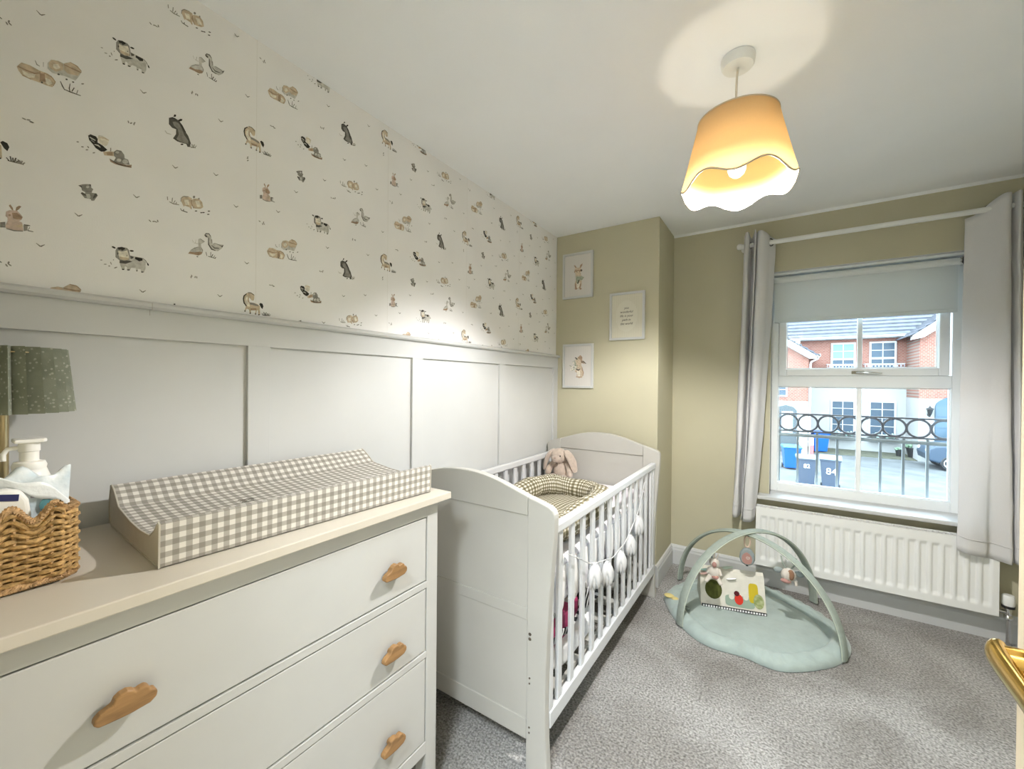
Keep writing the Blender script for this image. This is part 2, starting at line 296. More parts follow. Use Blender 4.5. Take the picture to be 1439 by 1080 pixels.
MOTIFS = {"cow":[0.3312,1.6203,[[3,[[-68,-26],[128,155],[370,157],[439,60],[435,-108],[403,-220],[347,-222],[339,-151],[284,-154],[276,-213],[245,-215],[237,-145],[152,-155],[121,-223],[75,-234],[67,-154],[29,-143],[14,-233],[-31,-233],[-68,-106]]],[1,[[-72,-12],[120,21],[174,14],[44,-79],[-76,-88]]],[0,[[228,146],[374,147],[371,84],[307,48],[260,77],[221,88]]],[1,[[128,150],[197,143],[190,100],[136,66]]],[2,[[-150,212],[-121,285],[-32,330],[66,332],[104,292],[124,154],[113,40],[29,-7],[-76,-18],[-150,43]]],[7,[[-99,216],[-32,214],[74,273],[105,149],[101,47],[14,-1],[-69,14],[-98,126]]],[5,[[-76,77],[105,88],[101,42],[29,3],[-68,9]]],[0,[[-114,297],[-32,333],[32,322],[21,284],[-32,234],[-43,261],[-91,243]]],[0,[[-147,264],[-158,254],[-179,253],[-201,261],[-217,275],[-220,290],[-209,300],[-188,302],[-166,294],[-150,280]]],[0,[[199,288],[190,273],[168,262],[142,258],[122,263],[115,275],[123,289],[145,301],[171,305],[192,300]]],[1,[[-93,148],[-95,129],[-102,117],[-110,114],[-117,124],[-119,141],[-117,159],[-110,171],[-102,174],[-95,165]]],[1,[[77,137],[75,129],[70,124],[63,122],[58,125],[56,132],[58,139],[63,145],[70,147],[75,144]]],[2,[[375,143],[428,92],[471,22],[480,32],[441,109],[382,154]]],[0,[[497,24],[502,3],[500,-15],[492,-21],[480,-15],[470,2],[465,23],[467,41],[475,48],[486,42]]],[0,[[-34,-224],[22,-211],[14,-243],[-23,-251]]],[0,[[67,-215],[125,-202],[117,-232],[75,-242]]],[0,[[343,-207],[395,-195],[387,-225],[348,-234]]],[1,[[245,-199],[280,-191],[272,-219],[249,-224]]],[2,[[-309,-175],[-314,-183],[-329,-190],[-346,-194],[-361,-194],[-366,-189],[-361,-182],[-346,-175],[-329,-171],[-314,-171]]],[2,[[-226,-125],[-220,-146],[-219,-161],[-224,-166],[-233,-157],[-241,-139],[-247,-119],[-248,-103],[-243,-99],[-234,-107]]],[2,[[-115,-197],[-118,-209],[-133,-225],[-152,-239],[-169,-246],[-177,-243],[-173,-231],[-159,-216],[-139,-201],[-123,-195]]],[2,[[-248,-209],[-252,-218],[-262,-223],[-273,-223],[-281,-217],[-284,-209],[-279,-201],[-270,-196],[-259,-196],[-250,-201]]],[2,[[-387,-92],[-391,-99],[-402,-105],[-415,-108],[-426,-107],[-430,-103],[-426,-96],[-415,-90],[-402,-86],[-391,-87]]],[2,[[-178,-34],[-179,-43],[-184,-49],[-189,-50],[-193,-46],[-195,-38],[-193,-30],[-189,-24],[-184,-22],[-179,-26]]]]],"brown":[0.2158,2.0144,[[3,[[-145,221],[-91,331],[19,377],[104,370],[209,473],[315,466],[404,369],[345,204],[296,90],[209,92],[114,87],[20,56],[-72,39],[-145,87]]],[5,[[-127,233],[-82,331],[19,370],[104,357],[95,213],[-17,101],[-118,131]]],[5,[[113,377],[209,460],[306,460],[395,369],[335,226],[171,179],[104,233]]],[7,[[-54,254],[20,302],[57,230],[-17,155],[-63,180]]],[4,[[111,340],[243,323],[392,331],[397,351],[252,355],[116,359]]],[4,[[206,460],[321,433],[391,370],[398,383],[330,456],[211,473]]],[5,[[-596,-151],[-529,-23],[-410,-4],[-270,-33],[-145,-21],[-54,-72],[-22,-161],[-72,-287],[-163,-301],[-270,-300],[-392,-309],[-512,-305],[-571,-225]]],[7,[[-521,-180],[-427,-199],[-323,-133],[-340,-237],[-427,-291],[-504,-260]]],[7,[[-181,-138],[-109,-133],[-72,-205],[-127,-279],[-172,-253]]],[4,[[-582,-149],[-473,-162],[-342,-159],[-261,-89],[-262,-73],[-339,-129],[-466,-133],[-577,-131]]],[4,[[-266,-45],[-260,-147],[-266,-283],[-256,-279],[-244,-137],[-257,-37]]],[4,[[-257,-91],[-190,-49],[-172,-226],[-252,-262]]],[4,[[-514,-298],[-394,-315],[-391,-302],[-510,-285]]],[4,[[-201,-48],[-95,-65],[-33,-143],[-57,-248],[-50,-248],[-19,-130],[-86,-43],[-197,-35]]],[1,[[-213,-279],[-220,-290],[-231,-295],[-241,-293],[-247,-283],[-247,-271],[-240,-260],[-229,-255],[-219,-257],[-213,-267]]],[1,[[48,-80],[78,-175],[119,-244],[128,-231],[94,-153],[58,-68]]],[1,[[204,-35],[186,-159],[204,-233],[215,-223],[204,-147],[215,-31]]],[1,[[270,-87],[231,-194],[246,-199],[285,-92]]],[1,[[331,-111],[311,-207],[322,-206],[341,-110]]],[1,[[122,-232],[207,-241],[384,-223],[387,-207],[213,-214],[126,-216]]],[2,[[-336,148],[-311,67],[-264,59],[-260,72],[-301,86],[-328,157]]],[2,[[-212,192],[-211,85],[-205,89],[-205,196]]],[1,[[44,68],[38,55],[26,47],[14,45],[6,52],[5,64],[12,76],[23,85],[35,86],[43,79]]],[1,[[170,30],[164,17],[153,9],[142,8],[135,15],[134,27],[140,39],[151,48],[162,49],[169,42]]],[1,[[276,33],[270,22],[259,14],[248,13],[241,19],[239,29],[245,40],[256,48],[267,49],[275,43]]],[2,[[440,100],[435,88],[423,74],[407,64],[395,63],[390,70],[395,83],[407,97],[423,106],[435,108]]]]],"duck":[0.5099,1.705,[[3,[[-34,320],[25,401],[94,405],[135,336],[160,135],[226,171],[349,165],[453,183],[411,65],[308,-46],[207,-51],[116,6],[76,87],[65,269],[25,275]]],[1,[[-28,316],[9,372],[68,386],[119,327],[130,340],[81,413],[1,396],[-39,324]]],[1,[[56,278],[56,77],[136,-48],[244,-56],[250,-35],[156,-16],[85,95],[74,284]]],[1,[[140,76],[212,7],[339,41],[339,60],[221,38],[151,92]]],[1,[[390,118],[458,184],[422,91]]],[2,[[214,156],[335,140],[398,126],[403,139],[342,161],[218,169]]],[1,[[38,292],[25,281],[4,281],[-16,291],[-28,308],[-27,326],[-13,337],[7,338],[27,327],[39,310]]],[2,[[136,255],[146,141],[164,149],[154,262]]],[3,[[-188,149],[-140,191],[-92,177],[-23,140],[-81,77],[-120,43],[-110,-46],[-71,-115],[-90,-212],[-186,-271],[-272,-294],[-422,-311],[-376,-209],[-273,-102],[-178,-53],[-187,46]]],[4,[[-426,-313],[-385,-245],[-272,-238],[-148,-182],[-81,-186],[-109,-251],[-186,-305],[-300,-302]]],[2,[[-177,158],[-133,180],[-35,132],[-30,142],[-128,197],[-179,167]]],[2,[[-364,-211],[-269,-122],[-176,-64],[-179,-53],[-276,-105],[-369,-202]]],[2,[[-114,-60],[-83,-131],[-94,-212],[-86,-212],[-69,-124],[-106,-54]]],[1,[[-183,-343],[-188,-352],[-200,-357],[-214,-358],[-225,-354],[-228,-346],[-222,-337],[-210,-332],[-196,-331],[-186,-335]]],[1,[[-4,-156],[21,-265],[34,-257],[9,-148]]],[1,[[119,-121],[115,-273],[129,-270],[133,-117]]],[1,[[168,-172],[128,-276],[146,-282],[186,-178]]],[1,[[222,-194],[182,-275],[192,-280],[233,-200]]],[1,[[252,-231],[222,-274],[233,-284],[264,-241]]],[1,[[55,-273],[246,-288],[250,-271],[59,-256]]],[3,[[-334,103],[-306,32],[-297,40],[-325,110]]],[3,[[-246,133],[-260,38],[-248,39],[-234,134]]],[3,[[-284,23],[-199,19],[-195,34],[-281,38]]]]],"rooster":[0.2934,1.8815,[[7,[[-85,324],[-6,352],[101,308],[83,189],[39,118],[-67,140],[-102,231]]],[5,[[-77,273],[18,303],[98,287],[104,304],[23,330],[-76,288]]],[3,[[-86,309],[-16,332],[-14,351],[-84,327]]],[0,[[-265,233],[-223,284],[-128,278],[-98,233],[-102,147],[-14,117],[75,50],[21,-18],[-40,-48],[-136,-3],[-179,61],[-248,135]]],[3,[[-243,200],[-194,171],[-140,167],[-134,188],[-183,205],[-236,220]]],[3,[[-156,63],[-98,61],[-54,41],[-45,61],[-88,96],[-152,83]]],[3,[[-216,146],[-156,116],[-152,127],[-212,157]]],[5,[[-5,-37],[110,30],[192,56],[201,-51],[111,-80],[21,-110]]],[4,[[57,-20],[165,43],[174,-39],[75,-85]]],[2,[[127,124],[124,37],[142,44],[144,132]]],[2,[[192,56],[247,132],[330,147],[386,73],[396,-11],[462,-18],[491,-132],[294,-207],[183,-195],[229,-75],[192,-43]]],[3,[[331,-91],[322,-121],[299,-147],[270,-160],[247,-155],[238,-133],[247,-103],[270,-77],[298,-64],[322,-69]]],[3,[[459,-96],[440,-131],[408,-152],[376,-151],[354,-128],[353,-93],[371,-58],[403,-37],[436,-38],[457,-61]]],[3,[[293,92],[286,70],[267,50],[245,39],[226,42],[219,57],[226,78],[245,98],[267,109],[286,107]]],[4,[[111,-142],[165,-179],[294,-183],[434,-170],[530,-115],[525,-199],[387,-228],[220,-240],[129,-220]]],[1,[[117,-170],[272,-230],[509,-189],[512,-172],[278,-202],[123,-154]]],[2,[[-417,-2],[-422,-12],[-434,-20],[-448,-23],[-459,-21],[-462,-13],[-457,-3],[-445,5],[-431,8],[-420,5]]],[2,[[-338,-82],[-343,-91],[-355,-99],[-370,-103],[-380,-100],[-384,-92],[-378,-83],[-366,-75],[-352,-71],[-341,-74]]],[2,[[-249,-65],[-257,-69],[-267,-64],[-277,-53],[-281,-39],[-280,-28],[-272,-24],[-262,-28],[-252,-40],[-248,-53]]],[2,[[-262,-111],[-266,-121],[-278,-132],[-293,-139],[-304,-139],[-309,-133],[-304,-123],[-293,-112],[-278,-105],[-266,-104]]],[2,[[-143,-120],[-146,-131],[-157,-145],[-172,-155],[-184,-159],[-190,-154],[-186,-143],[-175,-130],[-161,-119],[-148,-115]]]]],"donkey":[0.4525,1.9999,[[1,[[-297,308],[-218,378],[-130,377],[-59,349],[-5,268],[87,117],[142,45],[203,-125],[180,-248],[125,-264],[97,-199],[51,-211],[-75,-229],[-199,-181],[-138,-42],[-138,89],[-226,87],[-296,147]]],[2,[[-218,253],[-148,302],[-77,285],[-4,169],[51,21],[143,-88],[143,-177],[6,-200],[-129,-179],[-76,-21],[-94,112],[-183,164]]],[0,[[-295,301],[-219,352],[-150,363],[-146,382],[-217,382],[-298,316]]],[0,[[-66,318],[-17,241],[75,105],[90,124],[8,273],[-51,337]]],[0,[[-201,404],[-170,485],[-135,483],[-148,427]]],[0,[[-95,363],[-41,430],[4,449],[-5,395],[-68,339]]],[0,[[-204,-193],[-98,-232],[-88,-210],[-194,-170]]],[0,[[32,-242],[25,-257],[8,-273],[-13,-283],[-31,-284],[-37,-276],[-31,-261],[-13,-246],[8,-235],[25,-234]]],[3,[[-386,-76],[-344,-136],[-245,-114],[-242,-98],[-333,-109],[-377,-62]]],[2,[[173,-207],[207,-251],[219,-235],[186,-191]]],[2,[[218,-142],[231,-236],[246,-226],[233,-132]]],[2,[[247,-147],[252,-225],[267,-217],[262,-138]]],[2,[[285,-115],[265,-216],[279,-214],[300,-113]]],[2,[[330,-130],[292,-199],[303,-206],[341,-137]]],[2,[[196,-259],[318,-214],[319,-195],[197,-240]]]]],"horse":[0.6471,1.5462,[[5,[[-355,354],[-287,431],[-202,470],[-97,466],[-45,419],[-53,295],[-79,234],[-131,244],[-192,318],[-210,268],[-183,169],[-61,171],[45,151],[117,95],[127,-170],[74,-197],[64,-46],[28,-52],[2,-188],[-33,-184],[2,-56],[-147,-78],[-147,-181],[-182,-186],[-199,-67],[-268,-40],[-311,-140],[-336,-134],[-294,11],[-346,114],[-371,221]]],[7,[[-270,350],[-236,338],[-244,206],[-183,123],[-183,29],[-251,37],[-312,139],[-312,269]]],[4,[[-165,-15],[10,12],[11,-54],[-147,-78]]],[2,[[-183,169],[-61,166],[72,117],[63,77],[-61,95],[-174,105]]],[0,[[-277,433],[-362,354],[-385,237],[-362,113],[-286,24],[-268,41],[-329,134],[-350,244],[-332,338],[-264,417]]],[0,[[-245,460],[-169,461],[-117,456],[-113,470],[-165,484],[-244,474]]],[0,[[-128,443],[-58,414],[-49,431],[-120,461]]],[0,[[99,159],[135,203],[198,185],[226,113],[199,13],[153,53]]],[4,[[-233,292],[-236,186],[-197,144],[-187,154],[-216,195],[-221,294]]],[1,[[-297,-124],[-301,-139],[-312,-149],[-326,-151],[-337,-144],[-341,-131],[-337,-116],[-326,-105],[-312,-103],[-301,-110]]],[1,[[-140,-166],[-145,-180],[-157,-190],[-172,-192],[-184,-186],[-189,-173],[-184,-159],[-172,-149],[-157,-147],[-145,-154]]],[1,[[16,-172],[11,-183],[-3,-191],[-19,-193],[-32,-189],[-37,-180],[-32,-169],[-19,-161],[-3,-159],[11,-163]]],[0,[[118,-181],[113,-193],[100,-202],[83,-204],[70,-199],[65,-189],[70,-177],[83,-168],[100,-166],[113,-171]]],[1,[[175,-134],[215,-192],[230,-179],[190,-122]]],[1,[[228,-81],[244,-184],[262,-179],[246,-75]]],[1,[[263,-96],[269,-180],[287,-176],[282,-92]]],[1,[[309,-75],[284,-175],[302,-177],[327,-78]]],[1,[[362,-106],[317,-166],[330,-177],[376,-117]]],[1,[[202,-196],[348,-190],[350,-171],[203,-177]]],[2,[[300,-143],[330,-186],[345,-173],[315,-131]]],[2,[[339,-103],[351,-179],[369,-174],[357,-98]]],[2,[[365,-114],[369,-176],[387,-172],[383,-110]]],[2,[[399,-98],[380,-171],[398,-173],[416,-101]]],[2,[[438,-120],[405,-163],[419,-174],[452,-131]]],[2,[[322,-189],[430,-185],[431,-166],[323,-170]]]]],"beige":[0.4776,1.812,[[5,[[-281,101],[-241,177],[-113,226],[-20,211],[-19,-2],[-38,-109],[-75,-67],[-186,-62],[-204,-102],[-259,10]]],[5,[[-38,126],[8,205],[150,264],[228,191],[257,53],[190,-17],[47,-57],[-19,-2]]],[7,[[-204,97],[-94,138],[-75,0],[-167,-33]]],[7,[[55,161],[151,196],[209,58],[113,1]]],[4,[[-27,165],[-46,64],[21,-70],[35,-57],[-21,79],[-12,167]]],[2,[[59,269],[51,246],[35,230],[18,227],[6,239],[4,260],[12,283],[28,299],[45,302],[57,290]]],[2,[[168,265],[164,248],[156,235],[145,231],[136,237],[133,252],[136,269],[145,283],[156,287],[164,280]]],[2,[[-271,16],[-260,114],[-203,180],[-95,215],[-94,229],[-206,202],[-276,120],[-282,13]]],[4,[[-35,-52],[-35,-108],[-22,-104],[-22,-48]]],[2,[[-585,39],[-576,-55],[-559,-46],[-568,48]]],[2,[[-472,52],[-481,-71],[-463,-66],[-455,56]]],[2,[[-408,4],[-443,-74],[-430,-80],[-395,-2]]],[2,[[-383,-34],[-391,-103],[-376,-100],[-367,-31]]],[2,[[-536,-90],[-449,-118],[-314,-96],[-311,-77],[-442,-87],[-530,-72]]],[1,[[-291,-182],[-263,-227],[-252,-215],[-279,-169]]],[1,[[-221,-175],[-221,-230],[-204,-224],[-204,-169]]],[1,[[-261,-232],[-124,-242],[-118,-219],[-255,-210]]],[1,[[111,-108],[105,-119],[90,-130],[71,-137],[56,-136],[50,-129],[56,-118],[71,-107],[89,-100],[105,-100]]],[1,[[240,-111],[235,-122],[219,-133],[200,-140],[185,-140],[179,-132],[185,-121],[200,-110],[219,-103],[235,-104]]],[1,[[294,-89],[288,-100],[273,-111],[253,-118],[238,-118],[232,-110],[238,-99],[253,-88],[272,-81],[288,-81]]],[1,[[427,-2],[421,-13],[405,-25],[386,-32],[370,-31],[364,-24],[370,-12],[385,-1],[405,6],[421,6]]],[1,[[412,-99],[406,-111],[391,-122],[371,-129],[355,-129],[349,-121],[355,-110],[371,-98],[391,-92],[406,-92]]]]],"bunny":[0.1563,1.6629,[[6,[[-146,146],[-98,194],[7,222],[63,151],[89,107],[69,39],[35,2],[80,-18],[97,-187],[36,-224],[-64,-229],[-146,-212],[-152,-145],[-125,-51],[-125,17],[-154,50]]],[4,[[-65,149],[7,174],[80,104],[69,57],[13,29],[-48,35]]],[4,[[-108,288],[-87,322],[-54,265],[-43,200],[-65,210]]],[4,[[-15,219],[-4,292],[35,340],[69,335],[35,262],[7,222]]],[5,[[-146,-110],[-37,-125],[80,-53],[92,-119],[35,-137],[-20,-129]]],[2,[[-142,-227],[-38,-243],[91,-211],[92,-193],[-35,-214],[-139,-210]]],[4,[[-81,92],[-84,78],[-92,67],[-102,64],[-111,69],[-114,81],[-111,95],[-102,106],[-92,109],[-84,104]]],[2,[[-227,-110],[-157,-79],[-152,-197],[-227,-221]]],[1,[[102,-62],[158,-67],[194,-59],[195,-43],[161,-40],[104,-46]]],[2,[[97,-65],[160,-62],[154,-169],[103,-194]]],[1,[[185,-85],[154,-176],[240,-176],[242,-162],[166,-158],[192,-90]]]]],"bear":[0.2673,1.7705,[[2,[[-167,74],[-96,131],[-39,158],[43,188],[56,104],[88,91],[70,33],[61,-9],[116,-1],[144,4],[167,-39],[135,-109],[103,-186],[57,-203],[43,-169],[-29,-178],[-60,-183],[-127,-95],[-105,-58],[-47,-77],[-52,-41],[-105,-17],[-119,53]]],[1,[[-167,74],[-141,94],[-101,73],[-110,44]]],[1,[[11,175],[47,186],[49,133],[25,148]]],[1,[[-127,-95],[-105,-58],[-47,-83],[-38,-124],[-83,-129]]],[1,[[116,-1],[144,4],[162,-41],[116,-103],[80,-156],[93,-80]]],[3,[[-38,-73],[25,-49],[43,-118],[25,-170],[-20,-168]]],[1,[[-43,-17],[52,20],[52,31],[-43,-6]]],[3,[[16,113],[10,92],[-3,75],[-20,69],[-33,75],[-38,91],[-33,112],[-20,129],[-3,136],[10,130]]]]]}
MARKS = [[[0.191,0.053],[0.065,0.025],[0.369,0.504],[0.437,0.338],[0.023,0.264],[0.356,0.226],[0.011,0.099],[0.096,0.38],[0.251,0.142]],[[0.14,0.004],[0.393,0.177],[0.483,0.051],[0.173,0.33],[0.342,0.412],[0.088,0.188]]]
PICS = {"a":[[5,[[1550,21120],[1980,21070],[2060,20630],[2050,20140],[1910,19970],[1610,20010],[1540,20380],[1600,20690]]],[7,[[1680,20390],[1950,20360],[1910,20010],[1660,20040]]],[4,[[1430,21680],[1530,21680],[1670,21480],[1570,21460]]],[4,[[1880,21440],[1930,21640],[2110,21740],[2090,21580],[1980,21440]]],[5,[[1530,21500],[1980,21440],[2030,21240],[1940,21040],[1570,21090],[1490,21310]]],[4,[[1460,21210],[1510,21310],[1780,21310],[2050,21290],[2110,21190],[1980,21160],[1790,21240],[1570,21210],[1520,21110]]],[1,[[1960,21340],[2110,21280],[2040,21150],[1960,21210]]],[8,[[1790,20810],[2060,20840],[2250,20710],[2100,20550],[1910,20510]]],[8,[[1600,20830],[1790,20880],[1870,20580],[1800,20310],[1700,20320],[1620,20540]]],[0,[[1840,20600],[1710,20330],[1770,20300],[1900,20570]]],[4,[[1520,20370],[1540,20020],[1550,19920],[1620,19900],[1670,20010],[1600,20370]]],[4,[[1950,20330],[1850,20010],[2010,19880],[2050,19930],[1980,20010],[2020,20310]]],[4,[[1730,19980],[1710,19930],[1660,19910],[1590,19920],[1540,19950],[1520,20000],[1540,20050],[1590,20070],[1660,20060],[1710,20030]]],[4,[[2060,19920],[2050,19890],[2000,19870],[1940,19870],[1900,19900],[1880,19940],[1900,19980],[1940,20000],[2000,19990],[2050,19960]]],[1,[[1680,21180],[1680,21160],[1660,21150],[1640,21160],[1630,21170],[1620,21190],[1630,21200],[1640,21210],[1660,21210],[1680,21200]]],[1,[[1910,21150],[1910,21130],[1890,21120],[1870,21120],[1860,21140],[1850,21160],[1860,21170],[1870,21180],[1890,21180],[1910,21160]]]],"b":[[5,[[1610,14800],[1790,15000],[2050,15150],[2180,14990],[2130,14720],[2090,14450],[2210,14040],[2260,13730],[2170,13560],[1920,13490],[1690,13600],[1780,13870],[1600,13970],[1650,14320]]],[7,[[1760,14010],[1990,14040],[2030,13630],[1810,13630]]],[4,[[1810,14970],[1990,15170],[2160,15030],[2160,14720],[1940,14860]]],[1,[[1570,14990],[1660,15020],[1830,14880],[1740,14830]]],[4,[[2050,14790],[2270,14750],[2470,14540],[2240,14550],[2050,14620]]],[1,[[2100,14630],[2260,14640],[2440,14530],[2470,14560],[2280,14720],[2080,14680]]],[1,[[1570,14150],[1910,14040],[2010,14160],[1960,14200],[1910,14140],[1580,14210]]],[4,[[1690,13570],[2140,13550],[2140,13610],[1700,13630]]],[4,[[2100,14310],[2200,13900],[2200,13680],[2250,13680],[2290,13910],[2160,14320]]],[8,[[1700,14230],[1170,14450],[1150,14410],[1680,14190]]],[8,[[1690,14240],[1320,14340],[1310,14300],[1680,14190]]],[8,[[1710,14220],[1440,14740],[1400,14730],[1670,14210]]],[8,[[1710,14220],[1560,14810],[1510,14800],[1670,14210]]],[8,[[1710,14220],[1670,14730],[1620,14730],[1660,14210]]],[8,[[1680,14240],[1230,14140],[1240,14090],[1690,14190]]],[8,[[1680,14230],[1340,14060],[1360,14030],[1700,14200]]],[8,[[1710,14210],[1820,14440],[1780,14460],[1670,14220]]],[7,[[1360,14110],[1350,14080],[1320,14060],[1270,14060],[1240,14080],[1230,14120],[1240,14150],[1270,14170],[1320,14170],[1350,14150]]],[7,[[1450,14320],[1440,14290],[1410,14270],[1370,14270],[1330,14290],[1320,14320],[1330,14350],[1370,14370],[1410,14370],[1440,14350]]],[7,[[1560,14590],[1550,14560],[1520,14540],[1480,14540],[1440,14560],[1430,14600],[1440,14630],[1480,14650],[1520,14650],[1550,14630]]],[7,[[1740,14320],[1720,14280],[1690,14270],[1650,14270],[1610,14290],[1600,14320],[1610,14350],[1650,14370],[1690,14370],[1720,14350]]],[7,[[1680,14180],[1670,14150],[1640,14130],[1590,14130],[1560,14150],[1550,14180],[1560,14210],[1590,14230],[1630,14230],[1670,14210]]],[7,[[1490,14150],[1480,14120],[1450,14100],[1410,14100],[1370,14120],[1360,14150],[1370,14180],[1410,14200],[1450,14200],[1480,14180]]]]}

# ------------------------------------------------------------------ room shell
CH = 2.40; YC = 2.743; YW = 3.179; XR = 2.47; XC = 0.742
struct('floor', MB().box(-.1, XR + .1, -1.35, YW + .1, -.12, 0), carpet, 'grey taupe carpet covering the bedroom floor')
struct('ceiling', MB().box(-.1, XR + .1, -1.35, YW + .32, CH, CH + .12), ceil_m, 'plain white bedroom ceiling')
wleft = struct('wall_left', MB().box(-.12, 0, -1.35, YW + .2, 0, CH), paper, 'left wall, animal wallpaper above white panelling')
struct('wall_chimney', MB().box(0, XC, YC, YW, 0, CH), sage, 'sage green boxed-out wall behind the crib head', bevel=.004)
w = MB()   # window wall around the opening x 1.352..2.262, z .60..2.052
w.box(-.12, 1.352, YW, YW + .30, 0, CH).box(2.262, XR + .12, YW, YW + .30, 0, CH).box(1.352, 2.262, YW, YW + .30, 0, .585).box(1.352, 2.262, YW, YW + .30, 2.052, CH)
struct('wall_window', w, sage, 'sage green far wall around the window')
struct('wall_right', MB().box(XR, XR + .12, -1.35, YW + .2, 0, CH), sage, 'sage green right wall behind the open door')
w = MB(); w.box(-.12, .86, -.15, -.03, 0, CH).box(1.70, XR + .12, -.15, -.03, 0, CH).box(.86, 1.70, -.15, -.03, 2.04, CH)
struct('wall_rear', w, sage, 'sage green rear wall with the doorway')
struct('wall_hall', MB().box(-.12, XR + .12, -1.45, -1.35, 0, CH), mat('hall_cream_paint', (.78, .77, .74), .8, var=.01), 'cream hallway wall beyond the doorway')
w = MB(); w.box(.80, .86, -.17, -.012, 0, 2.10).box(1.70, 1.76, -.17, -.012, 0, 2.10).box(.86, 1.70, -.17, -.012, 2.04, 2.10)
struct('trim_2', w, white, 'white architrave around the doorway', bevel=.004)

# wall panelling: dado board, stiles and cap
panel = struct('trim_1', MB().box(0, .006, -.03, YC, .0, 1.43), white, 'white panelled dado along the left wall')
obj('dado_board', MB().box(.0, .018, -.03, YC, 1.424, 1.502), white, panel, bevel=.0015)
obj('dado_cap', MB().prism([(0, 1.500), (.030, 1.500), (.036, 1.506), (.036, 1.514), (.028, 1.520), (0, 1.521)], 'y', -.03, YC - .0005), white, panel)
sm = None
for i, (a, b) in enumerate([(-.065 + .0, .002), (.617, .684), (1.300, 1.366), (1.987, 2.047), (2.676, 2.742)]):
    if i == 0: a = -.029
    obj('panel_stile', MB().box(.005, .018, a, b, .13, 1.425), white, panel, bevel=.0015)
obj('bottom_board', MB().box(.0, .018, -.03, YC, 0, .14), white, panel, bevel=.0015)
obj('cap_joint', MB().box(.0362, .0366, .3785, .3795, 1.4985, 1.516).box(.0181, .0185, .3785, .3795, 1.485, 1.4995), mat('joint_shadow_line', (.35, .33, .30), .9), panel)

# wallpaper prints: flat printed animals repeated by the paper's half-drop repeat
PCOL = [(.035, .032, .028), (.10, .095, .085), (.27, .26, .24), (.56, .55, .52), (.38, .27, .19), (.58, .48, .36), (.60, .48, .42), (.76, .72, .63), (.34, .37, .29)]
PM = [mat('print_ink_%d' % i, c, .85, var=.18, vscale=90) for i, c in enumerate(PCOL)]
DY, DZ, DROP = .5235, .521, .260
wp = MB()
def on_wall(y0, z0, shapes):
    for li, (c, pts) in enumerate(shapes):
        q = [(y0 + a / 1e4, z0 + b / 1e4) for a, b in pts]
        if all(z > CH or z < 1.5 for y, z in q): continue
        wp.poly([(.0004 + li * .00002, y, z) for y, z in q], c)
for nm, (y0, z0, shp) in MOTIFS.items():
    for k in range(-2, 6):
        for j in range(-4, 5):
            y = y0 + DY * k; z = z0 + DROP * k + DZ * j
            if -.02 < y < YC - .01 and 1.47 < z < CH + .05: on_wall(y, z, shp)
def stroke2(y0, z0, y1, z1, w0):
    d = Vector((y1 - y0, z1 - z0)); n = Vector((-d.y, d.x)).normalized() * w0
    return [(y0 - n.x, z0 - n.y), (y1 - n.x * .4, z1 - n.y * .4), (y1 + n.x * .4, z1 + n.y * .4), (y0 + n.x, z0 + n.y)]
for t, lst in enumerate(MARKS):
    for (y0, z0) in lst:
        for k in range(-1, 6):
            for j in range(-4, 6):
                y = y0 + DY * k; z = z0 + DROP * k + DZ * j
                if not (0 < y < YC - .01 and 1.525 < z < CH - .01): continue
                rnd = random.Random(int(y0 * 9999) + t)
                if t == 0:
                    for s2 in (-1, 1): wp.poly([(.0005, a, b) for a, b in stroke2(y, z, y + s2 * .0065, z + .006, .0014)], 2)
                else:
                    for q in range(4):
                        a = y + rnd.uniform(-.010, .010); b = z + rnd.uniform(-.006, .006); g = rnd.uniform(0, PI)
                        wp.poly([(.0005, a + .0035 * math.cos(h) * math.cos(g) - .0015 * math.sin(h) * math.sin(g), b + .0035 * math.cos(h) * math.sin(g) + .0015 * math.sin(h) * math.cos(g)) for h in [PI / 3 * i for i in range(6)]], 2)
obj('wallpaper_print', wp, PM, wleft)
seam = mat('paper_seam', (.74, .72, .69), .8)
for k in range(6): obj('wallpaper_seam', MB().box(.0, .00035, .123 + DY * k, .1236 + DY * k, 1.52, CH), seam, wleft)

# skirting boards
def skirt(name, pts_axis, a, b, off, side, label):
    prof = [(0, 0), (.018, 0), (.018, .100), (.014, .112), (.014, .122), (.008, .134), (0, .138)]
    if pts_axis == 'x': mb = MB().prism([(off + side * p, z) for p, z in prof], 'y', a, b)
    else: mb = MB().prism([(off + side * p, z) for p, z in prof], 'x', a, b)
    return struct(name, mb, white, label)
skirt('baseboard_far', 'y', XC, XR, YW, -1, 'white skirting board under the window')
skirt('baseboard_chimney', 'y', 0, XC, YC, -1, 'white skirting board behind the crib head')
skirt('baseboard_recess', 'x', YC - .018, YW - .018, XC, 1, 'short white skirting board on the side of the boxed-out wall')
skirt('baseboard_right', 'x', -.03, YW - .018, XR, -1, 'white skirting board on the right wall')
struct('trim_3', MB().prism([(YW, CH - .014), (YW - .004, CH - .012), (YW - .016, CH), (YW, CH)], 'x', XC, XR), ceil_m, 'thin white coving line above the window wall')
